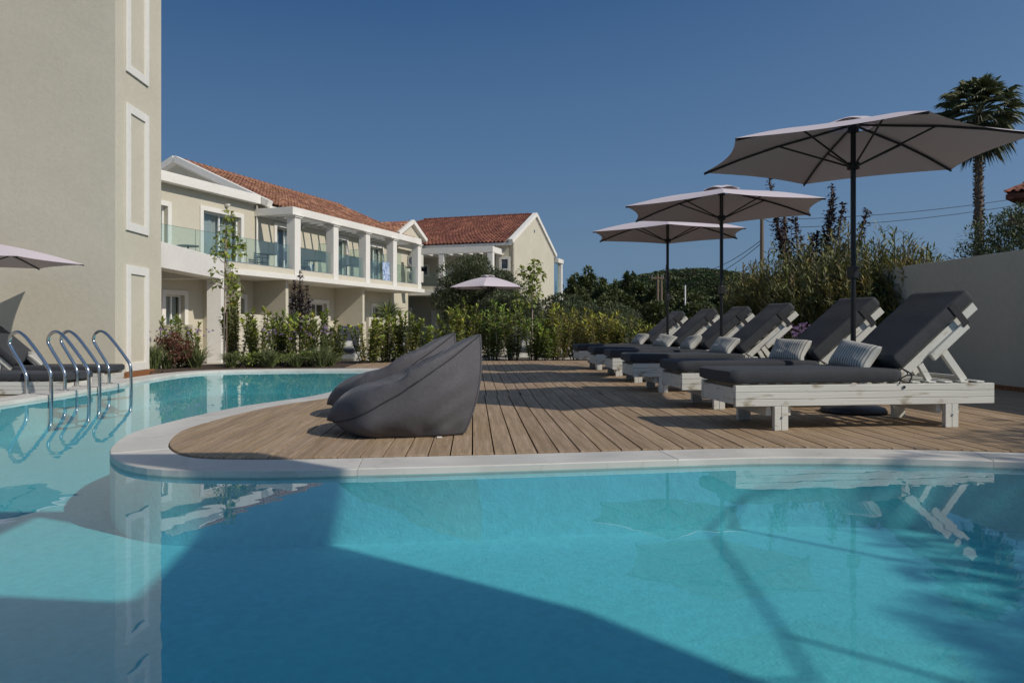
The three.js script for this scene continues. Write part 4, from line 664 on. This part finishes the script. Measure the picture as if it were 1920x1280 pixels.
for (const [u, d, h, r, s] of [[690, 16.9, 1.1, 0.42, 12], [722, 17.3, 1.2, 0.42, 13], [760, 17.2, 1.22, 0.45, 13], [795, 17.6, 1.08, 0.4, 11]])
  leafyShrub('laurel_shrub', 'glossy green laurel shrub behind the bean bags, under the yucca', base(u, d, -0.1), { h, r, stems: s, group: 'laurel shrubs behind the bean bags' });
for (const [u, d, h, r, s] of [[850, 18.2, 1.25, 0.42, 13], [885, 18.6, 1.5, 0.45, 15], [925, 18.9, 1.55, 0.5, 16], [962, 18.6, 1.45, 0.45, 14], [1000, 18.3, 1.25, 0.4, 12], [1028, 18.1, 0.95, 0.3, 8]])
  leafyShrub('laurel_shrub', 'glossy green laurel shrub below the pale parasol before the gabled house', base(u, d, -0.06), { h, r, stems: s, group: 'laurel shrubs below the far parasol' });
for (const [u, d, h, r, s] of [[1048, 18.4, 1.48, 0.48, 18], [1085, 18.7, 1.42, 0.5, 18], [1120, 18.3, 1.35, 0.45, 15], [1152, 18.5, 1.22, 0.42, 14], [1185, 18.3, 1.2, 0.42, 14], [1208, 18.2, 0.9, 0.32, 9]])
  leafyShrub('hedge_shrub', 'yellow green hedge shrub at the far end of the deck', base(u, d, -0.06), { h, r, stems: s, mat: leafHedge(), wide: 0.04, group: 'hedge shrubs at the end of the deck' });
function leafHedge() { return M.hedge ??= leafMat(0.25, 0.29, 0.03); }
bush('red_leaf_shrub', 'low reddish brown shrub at the foot of the stair tower', base(322, 14.9, -0.03), { rx: 0.42, ry: 0.3, rz: 0.4, cy: 0.36, n: 2200, leaf: 0.06, wide: 0.032, mat: M.rust, clumps: 18, trunk: 0.02, category: 'shrub' });
for (const [u, d, h, r, f, fh] of [[287, 14.6, 0.5, 0.3, 8, 0.72], [312, 14.75, 0.36, 0.22, 4, 0.75], [368, 15.0, 0.42, 0.36, 12, 0.78], [432, 15.1, 0.34, 0.28, 0, 0.6], [505, 15.15, 0.4, 0.38, 11, 0.72], [555, 15.25, 0.3, 0.3, 4, 0.66], [600, 15.3, 0.44, 0.4, 12, 0.74], [618, 15.6, 0.3, 0.3, 4, 0.78]])
  tuft('green grass tuft with lilac flower stalks beside the far pool coping', base(u, d, -0.03), { h, r, flowers: f, fh });
for (const [u, d] of [[455, 15.25], [480, 15.3], [535, 15.4], [575, 15.5], [345, 15.2]]) bush('ground_cover', 'low leafy ground cover between the grass tufts', base(u, d, -0.03), { rx: 0.34, ry: 0.16, rz: 0.26, cy: 0.13, n: 700, leaf: 0.06, wide: 0.032, mat: M.laurel, clumps: 12, trunk: 0.012, group: 'low ground cover by the pool', category: 'plant' });
youngTree('slender young tree with pale trunk in front of the white portico pillar', base(419, 15.5, -0.04), { h: 3.1, lean: 0.06, stake: true, leaf: 0.12, clusters: [[0.06, 3.12, 0.09, 26], [0.0, 2.92, 0.12, 26], [-0.1, 2.72, 0.12, 24], [0.1, 2.75, 0.08, 12], [0.26, 2.56, 0.09, 20], [-0.14, 2.42, 0.13, 30], [0.04, 2.4, 0.13, 32], [0.24, 2.36, 0.11, 26], [-0.12, 2.24, 0.08, 12], [-0.2, 1.98, 0.08, 14], [0.16, 2.0, 0.09, 14], [-0.18, 1.72, 0.09, 16], [0.18, 1.74, 0.13, 30], [0.2, 1.6, 0.1, 20], [0.05, 1.82, 0.08, 10]] });
youngTree('slender young tree with bright leaves against the gabled house', base(998, 20, -0.2), { h: 2.45, lean: 0.0, leaf: 0.13, r: 0.018, clusters: [[0.08, 2.62, 0.14, 50], [-0.1, 2.4, 0.14, 46], [0.14, 2.35, 0.15, 50], [0.05, 2.12, 0.16, 56], [-0.28, 2.48, 0.1, 24], [-0.2, 2.2, 0.12, 26], [0.1, 1.9, 0.16, 40], [-0.12, 1.72, 0.2, 50], [-0.4, 1.72, 0.14, 30]] });
spiky('plum_tree', 'small dark purple leaved tree before the long hotel wing', base(562, 18.3, -0.2), { h: 2.2, base: 0.8, branches: [[0, 2.32, 0], [-0.12, 2.1, 0.1], [0.16, 2.0, -0.1], [-0.22, 1.8, -0.1], [0.26, 1.65, 0.1], [0.05, 1.9, 0.18], [-0.05, 2.0, -0.18]], per: 190, leaf: 0.09, wide: 0.06, spread: 0.17 });
// yucca
{
  const o = plant('yucca', 'spiky green yucca rising above the shrubs behind the bean bags', 'plant', base(727, 19.5, LOW)), lv = new Leaves();
  for (let i = 0; i < 120; i++) { const az = rr(0, 6.283), el = rr(-0.35, 1.35), d = dirOn(az, el), a = V(0, 1.35 + rr(-0.06, 0.06), 0), l = rr(0.4, 0.58); lv.blade(a, a.clone().addScaledVector(d, l * 0.6), a.clone().addScaledVector(d, l).add(V(0, -0.06, 0)), 0.03, rr(0.6, 1.4)); }
  mesh('trunk', rod(V(0.03, 0, 0), V(0, 1.36, 0), 0.045, 0.04), M.bark, o); mesh('leaves', lv.build(), M.grass, o);
}
bush('olive_tree', 'dense dark olive tree behind the far parasol', base(888, 28.5, LOW), { rx: 1.75, ry: 1.5, rz: 1.5, cy: 2.15, n: 34000, leaf: 0.13, wide: 0.045, clumps: 60, mat: M.olive, category: 'tree' });
bush('olive_tree', 'rounded grey green olive bush below the far parasol', base(958, 24.2, LOW), { rx: 1.1, ry: 0.8, rz: 1, cy: 1.4, n: 15000, leaf: 0.12, wide: 0.04, clumps: 44, mat: M.olive, category: 'tree' });
bush('grey_bush', 'soft grey green bush beside the gabled house', base(1062, 26, LOW), { rx: 1.0, ry: 0.9, rz: 1, cy: 1.3, n: 13000, leaf: 0.12, wide: 0.045, clumps: 40, mat: M.olive });
bush('grey_bush', 'soft grey green bush behind the yellow green hedge', base(1120, 27, LOW), { rx: 1.5, ry: 0.7, rz: 1, cy: 1.25, n: 13000, leaf: 0.12, wide: 0.045, clumps: 40, mat: M.olive });
// big feathery shrubs between the loungers and the wall
{
  const wands = (label, pos, h, r, n, per) => {
    const o = plant('willow_shrub', label, 'shrub', pos, 'feathery shrubs behind the loungers'), lv = new Leaves(), st = [];
    for (let s = 0; s < n; s++) { const az = rr(0, 6.283), R = r * Math.sqrt(rnd()), hh = h * (rnd() < 0.12 ? rr(1, 1.16) : rr(0.55, 1)) * (1 - 0.3 * (R / r) ** 2), b = V(R * 0.55 * Math.cos(az), 0, R * 0.55 * Math.sin(az)), e = V(R * 1.05 * Math.cos(az), hh, R * 1.05 * Math.sin(az)), cv = new THREE.QuadraticBezierCurve3(b, V(e.x, hh * 0.5, e.z), e); if (s % 4 === 0) st.push(new THREE.TubeGeometry(cv, 5, 0.009, 4)); const warm = rnd() < 0.3 ? 0.55 : 0;
      for (let i = 0; i < per; i++) { const t = 0.08 + 0.92 * i / per, P = cv.getPoint(t); lv.add(P.add(V(rr(-0.03, 0.03), 0, rr(-0.03, 0.03))), dirOn(rr(0, 6.283), rr(0.4, 1.2)), rr(0.11, 0.19), rr(0.022, 0.038), rr(0.45, 1.45), 0.05, warm * rr(0.2, 1) + rr(-0.1, 0.15)); } }
    mesh('stem', merge(st), M.bark, o); mesh('foliage', lv.build(), M.willow, o);
  };
  for (const [u, d, h, r] of [[1438, 15.6, 1.95, 0.75], [1500, 14.6, 2.2, 0.8], [1572, 14.0, 2.3, 0.85], [1640, 13.2, 2.25, 0.85], [1690, 12.3, 2.0, 0.6], [1600, 12.6, 1.7, 0.6], [1520, 13.2, 1.75, 0.65], [1412, 17.2, 1.7, 0.6]]) wands('tall feathery olive brown shrub between the loungers and the wall', base(u, d, 0.02), h * 1.06, r * 1.15, 330, 50);
}
spiky('plum_tree', 'dark purple leaved tree rising above the feathery shrubs', base(1516, 17.2, 0), { h: 4, base: 1.2, r: 0.05, branches: [[-0.95, 4.15, 0.1], [-0.55, 3.85, -0.2], [-0.75, 3.0, 0.2], [-0.35, 3.3, 0.1], [0.1, 2.9, 0], [0.45, 3.45, 0.1], [0.62, 4.05, -0.1], [0.72, 3.6, 0.2], [1.35, 3.5, 0.1], [0.95, 2.7, -0.2], [-0.1, 2.6, 0.3], [-0.85, 3.5, 0.2], [0.3, 3.0, -0.2], [0.55, 3.75, 0.1]], per: 330, leaf: 0.12, wide: 0.08, spread: 0.27 });
for (const [u, d] of [[1482, 11.5], [1500, 11.2], [1492, 11.9]]) tuft('dark grass tuft with bright lilac flowers behind the fourth lounger', base(u, d, 0.02), { h: 0.42, r: 0.22, n: 90, flowers: 14, fh: 0.74, mat: M.grass });
bush('olive_tree', 'dark olive tree behind the boundary wall', base(1905, 14.5, LOW), { rx: 1.0, ry: 1.1, rz: 1.0, cy: 2.2, n: 13000, leaf: 0.1, wide: 0.03, clumps: 44, mat: M.olive, category: 'tree' });
// trees beyond the wall, out of the picture, whose shade falls on deck and pool
for (const [x, z, h] of [[9.7, -1.7, 5.0], [9.6, 0.6, 6.3], [9.9, 2.6, 7.0]]) bush('shade_tree', 'leafy tree standing beyond the boundary wall', V(x, LOW, z), { rx: 1.8, ry: 1.9, rz: 1.6, cy: h - 1.75, n: 17000, leaf: 0.12, wide: 0.065, clumps: 75, mat: M.forest, category: 'tree', group: 'trees beyond the boundary wall' });
// fan palm
{
  const P = at(1836, HORIZON, 31.5), o = plant('fan_palm', 'tall fan palm with shaggy trunk behind the parasol', 'palm tree', V(P.x, LOW, P.z)), lv = new Leaves(), dead = new Leaves(), H0 = 10.3;
  const fan = (B, d, len, L, tone, sag) => { const s = d.clone().cross(V(0, 1, 0)).normalize(), up = s.clone().cross(d).normalize(), c = B.clone().addScaledVector(d, len); for (let k = -9; k <= 9; k++) { const a = k / 9 * 1.4, e = d.clone().multiplyScalar(Math.cos(a)).addScaledVector(s, Math.sin(a)).normalize(), l = L * (1 - 0.25 * Math.abs(k / 9)) * rr(0.85, 1.1), m = c.clone().addScaledVector(e, l * 0.6).addScaledVector(up, -0.04), t = c.clone().addScaledVector(e, l).add(V(0, -sag * l, 0)); L_.blade(c, m, t, 0.085, tone * rr(0.7, 1.2)); } L_.blade(B, B.clone().lerp(c, 0.6), c, 0.05, tone); };
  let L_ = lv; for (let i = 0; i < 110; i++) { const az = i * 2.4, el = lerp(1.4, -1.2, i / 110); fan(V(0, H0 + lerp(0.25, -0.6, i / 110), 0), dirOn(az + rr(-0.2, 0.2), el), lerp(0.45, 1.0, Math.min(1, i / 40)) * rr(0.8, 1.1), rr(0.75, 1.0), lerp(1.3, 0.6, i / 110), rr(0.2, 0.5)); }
  L_ = dead; for (let i = 0; i < 46; i++) fan(V(0, H0 - rr(0.5, 1.0), 0), dirOn(i * 2.4, rr(-1.4, -1.0)), rr(0.3, 0.6), rr(0.6, 0.8), rr(0.5, 0.9), 0.2);
  const tr = new THREE.CylinderGeometry(0.13, 0.18, H0, 18, 90, true); tr.translate(0, H0 / 2, 0); const Q = tr.attributes.position; for (let i = 0; i < Q.count; i++) { const y = Q.getY(i), k = 1 + 0.16 * ((y * 6.5) % 1 - 0.5) + 0.25 * (vnoise(i * 0.7, y * 7, 97, 3) - 0.5); Q.setX(i, Q.getX(i) * k); Q.setZ(i, Q.getZ(i) * k); } tr.computeVertexNormals();
  const stubs = new Leaves(); for (let i = 0; i < 900; i++) { const y = rr(2.2, H0 - 0.4), a = rr(0, 6.283), q = 0.14, b = V(q * Math.cos(a), y, q * Math.sin(a)), d = dirOn(a, rr(0.1, 1.1)); stubs.blade(b, b.clone().addScaledVector(d, 0.07), b.clone().addScaledVector(d, rr(0.08, 0.15)), rr(0.04, 0.07), rr(0.6, 1.5)); }
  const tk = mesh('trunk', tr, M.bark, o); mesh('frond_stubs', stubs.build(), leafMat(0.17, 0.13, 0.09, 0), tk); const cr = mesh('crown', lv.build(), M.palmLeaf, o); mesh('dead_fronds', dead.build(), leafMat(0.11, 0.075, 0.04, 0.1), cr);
}
// far trees, hill and poles
{
  const far = (u, d, h, w, name, label, mat = M.forest) => bush(name, label, base(u, d, LOW), { rx: w, ry: h * 0.52, rz: w, cy: h * 0.52, n: 6500, leaf: 0.0062 * d, wide: 0.0036 * d, clumps: 46, mat, trunk: 0.2, category: 'tree', group: 'trees beyond the garden' });
  for (const [u, d, top, half] of [[1075, 70, 535, 26], [1095, 90, 518, 26], [1130, 85, 535, 26], [1160, 75, 548, 28], [1180, 95, 523, 14], [1205, 80, 536, 26], [1240, 78, 540, 30], [1268, 85, 535, 28], [1300, 66, 552, 30], [1330, 74, 556, 30], [1362, 68, 550, 28], [1390, 62, 552, 26], [1350, 120, 540, 20], [1140, 48, 566, 30], [1225, 46, 572, 36], [1310, 50, 570, 36], [1385, 44, 562, 26], [1420, 40, 560, 26]]) far(u, d, (HORIZON - top) / FOCAL * d + EYE - LOW, half / FOCAL * d, 'broadleaf_tree', 'dark green tree in the wooded strip before the hill');
  for (const [u, d, top, half] of [[1154, 60, 519, 5], [1742, 40, 472, 8]]) bush('cypress', u < 1500 ? 'narrow cypress standing above the wooded strip' : 'small dark cypress showing over the boundary wall', base(u, d, LOW), { rx: half / FOCAL * d, ry: ((HORIZON - top) / FOCAL * d + EYE) * 0.52, rz: half / FOCAL * d, cy: ((HORIZON - top) / FOCAL * d + EYE) * 0.5, n: 1400, leaf: 0.25, wide: 0.1, upward: 1.5, clumps: 24, mat: M.forest, category: 'tree' });
  // wooded hill
  const hp = at(1300, HORIZON, 420), hr = 62, g = new THREE.SphereGeometry(1, 64, 24, 0, 6.2832, 0, Math.PI / 2); const P = g.attributes.position;
  for (let i = 0; i < P.count; i++) { const x = P.getX(i), y = P.getY(i), z = P.getZ(i), n = 1 + 0.12 * (fbm(x * 3 + 9, z * 3 + 9, 97, 4, 3) - 0.5); P.setXYZ(i, x * hr * 1.25 * n, Math.pow(Math.max(0, y), 1.5) * 31 * n, z * hr * n); } g.computeVertexNormals(); const hill = structure('hill', g, M.earth); hill.position.set(hp.x, LOW, hp.z);
  const one = new Leaves(); for (let i = 0; i < 40; i++) { const d = dirOn(rr(0, 6.283), Math.asin(rr(-0.2, 1))); one.add(d.clone().multiplyScalar(0.75), d.clone().add(V(rr(-0.5, 0.5), rr(-0.2, 0.5), rr(-0.5, 0.5))), 0.75, 0.5, rr(0.6, 1.3)); }
  const N = 9000, wood = new THREE.InstancedMesh(one.build(), M.hillLeaf, N), mtx = new THREE.Matrix4(), q = new THREE.Quaternion(); wood.name = 'hill_wood'; wood.userData = { kind: 'stuff', label: 'dense green woodland covering the rounded hill', category: 'woodland' }; wood.castShadow = wood.receiveShadow = true;
  for (let i = 0; i < N; i++) { const a = rr(0, 6.283), k = Math.sqrt(rnd()) * 0.985, y = Math.pow(Math.sqrt(1 - k * k), 1.5) * 31, s = rr(0.7, 1.9); mtx.compose(V(hp.x + Math.cos(a) * k * hr * 1.25, y + LOW + 0.4, hp.z + Math.sin(a) * k * hr), q.setFromAxisAngle(V(0, 1, 0), rr(0, 6)), V(s, s * rr(0.8, 1.2), s)); wood.setMatrixAt(i, mtx); wood.setColorAt(i, RGB(rr(0.7, 1.3), rr(0.8, 1.2), rr(0.7, 1.2))); } scene.add(wood);
  const pole = (u, d, top, label, arm = 0, r = 0.13) => { const b = base(u, d, LOW), h = (HORIZON - top) / FOCAL * d + EYE - LOW, o = thing('utility_pole', label, 'utility pole', b.toArray(), 0, 'wooden utility poles'); mesh('shaft', rod(V(0, 0, 0), V(0, h, 0), r * 1.2, r * 0.8), M.pole, o); if (arm) { mesh('crossarm', board(-arm, arm, h - 0.35, h - 0.2, -0.08, 0.08), M.pole, o); for (const x of [-1, 1]) mesh('insulator', rod(V(x * arm * 0.85, h - 0.2, 0), V(x * arm * 0.85, h, 0), 0.05), M.slate, o); } return at(u, top + 6, d); };
  const a = pole(1233, 62, 515, 'wooden utility pole with crossarm beside its twin pole', 0.55), a2 = pole(1240, 63.5, 517, 'wooden utility pole beside the one with crossarm'), b = pole(1251, 58, 496, 'tall wooden utility pole between the deck parasols'), c = pole(1429, 34, 402, 'thick wooden utility pole beside the purple tree', 0, 0.1), d = pole(1472, 40, 405, 'wooden utility pole behind the purple tree', 0, 0.1);
  { const m = base(1285, 52, LOW), o = thing('flag_mast', 'thin white mast rising over the far trees', 'mast', m.toArray()); mesh('shaft', rod(V(0, 0, 0), V(0, 3.95, 0), 0.06, 0.05), M.whiteFrame, o); }
  const wire = (p, q2, sag, label) => { const pts = Array.from({ length: 13 }, (_, i) => { const t = i / 12; return p.clone().lerp(q2, t).add(V(0, -sag * 4 * t * (1 - t), 0)); }); return tag(mesh('power_line', tube(pts, 0.016, 24, 5), M.wire), label, 'wire', 'overhead wires'); };
  wire(c.clone().add(V(0, -1, 0)), b.clone(), 0.9, 'overhead wire running from the thick pole to the tall pole'); wire(c.clone().add(V(0, -1.15, 0)), a.clone(), 1.1, 'lower overhead wire running from the thick pole to the crossarm'); wire(b, at(1000, 560, 90), 0.8, 'overhead wire leaving the tall pole over the wooded strip');
  wire(c, d, 0.2, 'short overhead wire joining the two poles by the purple tree'); wire(d, at(1990, 358, 40), 0.3, 'upper overhead wire crossing the sky before the palm trunk'); wire(d.clone().add(V(0, -0.45, 0)), at(1990, 370, 40), 0.3, 'lower overhead wire crossing the sky before the palm trunk');
}
// neighbour's house behind the wall
{
  const p = at(1893, HORIZON, 27), o = thing('neighbour_house', 'neighbouring house with dark tiled eaves behind the boundary wall', 'building', [p.x, 0.35, p.z], -0.85);
  mesh('wall', bx(0.5, 9, LOW - 0.35, 5.1, -6, 0), M.cream, o);
  const roof = mesh('roof', merge([prismLine([V(0, 5.15, 0.5), V(9.5, 5.15, 0.5), V(9.5, 7.2, -3), V(3, 7.2, -3)], 0.16), prismLine([V(0, 5.15, 0.5), V(3, 7.2, -3), V(3, 7.2, -3.2), V(0, 5.15, -6.5)], 0.16), prismLine([V(0, 5.15, -6.5), V(9.5, 5.15, -6.5), V(9.5, 7.2, -3), V(3, 7.2, -3)], 0.16)]), M.tileDark, o);
  stuffPart(mesh('roof_tiles', merge([tiles(V(0, 5.2, 0.5), V(9.5, 5.2, 0.5), V(3, 7.25, -3), V(9.5, 7.25, -3), 0.25, 0.4), tiles(V(0, 5.2, 0.5), V(0, 5.2, -6.5), V(3, 7.25, -3), V(3, 7.25, -3.2), 0.25, 0.4)]), M.tileDark, roof));
  mesh('awning_roof', merge([prismLine([V(0.1, 4.1, 0.9), V(0.1, 4.5, 0), V(4, 4.5, 0), V(4, 4.1, 0.9)], 0.12)]), M.tileDark, o);
}
// ------------------------------------------------------------------ flat canopy over the near end of the pool, above the picture; it shades the near water
{
  const o = thing('poolside_canopy', 'flat white fabric canopy with an opening over the near end of the pool', 'canopy'), y = 3.4;
  // where an edge must stand for its shadow to fall on a given place of the deck (level 0) or the pool floor
  const over = (u, v, level) => { const p = ground(u, v, level), k = (y - level) / SUN.y; return [p.x + SUN.x * k, p.z + SUN.z * k]; };
  const corner = over(480, 848, 0), back = over(200, 848, 0), e1 = over(655, 1030, FLOOR), e2 = over(1100, 1145, FLOOR), e3 = over(1450, 1285, FLOOR);
  const s = new THREE.Shape([[back[0] - 0.9, back[1]], corner, e1, e2, e3, [e3[0] + 0.5, e3[1] + 0.7], [e3[0] + 0.5, 1.5], [back[0] - 0.9, 1.5]].map(([x, z]) => new THREE.Vector2(x, -z)));
  s.holes.push(new THREE.Path([[128, 944], [355, 1020], [310, 1070], [252, 1124], [219, 1128], [-160, 1110], [-160, 1075]].map(([u, v]) => over(u, v, FLOOR)).map(([x, z]) => new THREE.Vector2(x, -Math.max(z, corner[1] + 0.12)))));
  const g = new THREE.ExtrudeGeometry(s, { depth: 0.004, bevelEnabled: false }); g.rotateX(-Math.PI / 2); g.translate(0, y, 0); mesh('fabric_roof', metres(g), M.sail, o);
  for (const [x, z] of [[0.7, 1.1], [5.3, 1.1]]) mesh('post', board(x - 0.1, x + 0.1, FLOOR, y - 0.001, z - 0.1, z + 0.1, 0.008), M.trim, o);
  const R = (a, b) => mesh('outrigger_rod', rod(V(a[0], y + 0.05, a[1]), V(b[0], y + 0.05, b[1]), 0.013), M.black, o);
  const k0 = over(1340, 982, FLOOR), k1 = over(1500, 1195, FLOOR), k2 = over(1560, 1285, FLOOR), k3 = over(1750, 1062, FLOOR), k4 = over(1900, 1305, FLOOR), k5 = over(1620, 858, 0);
  R(k0, k1); R(k1, k2); R(k2, e3); R(k0, k3); R(k1, k4); R(k5, k0);
}
renderer.render(scene, camera);
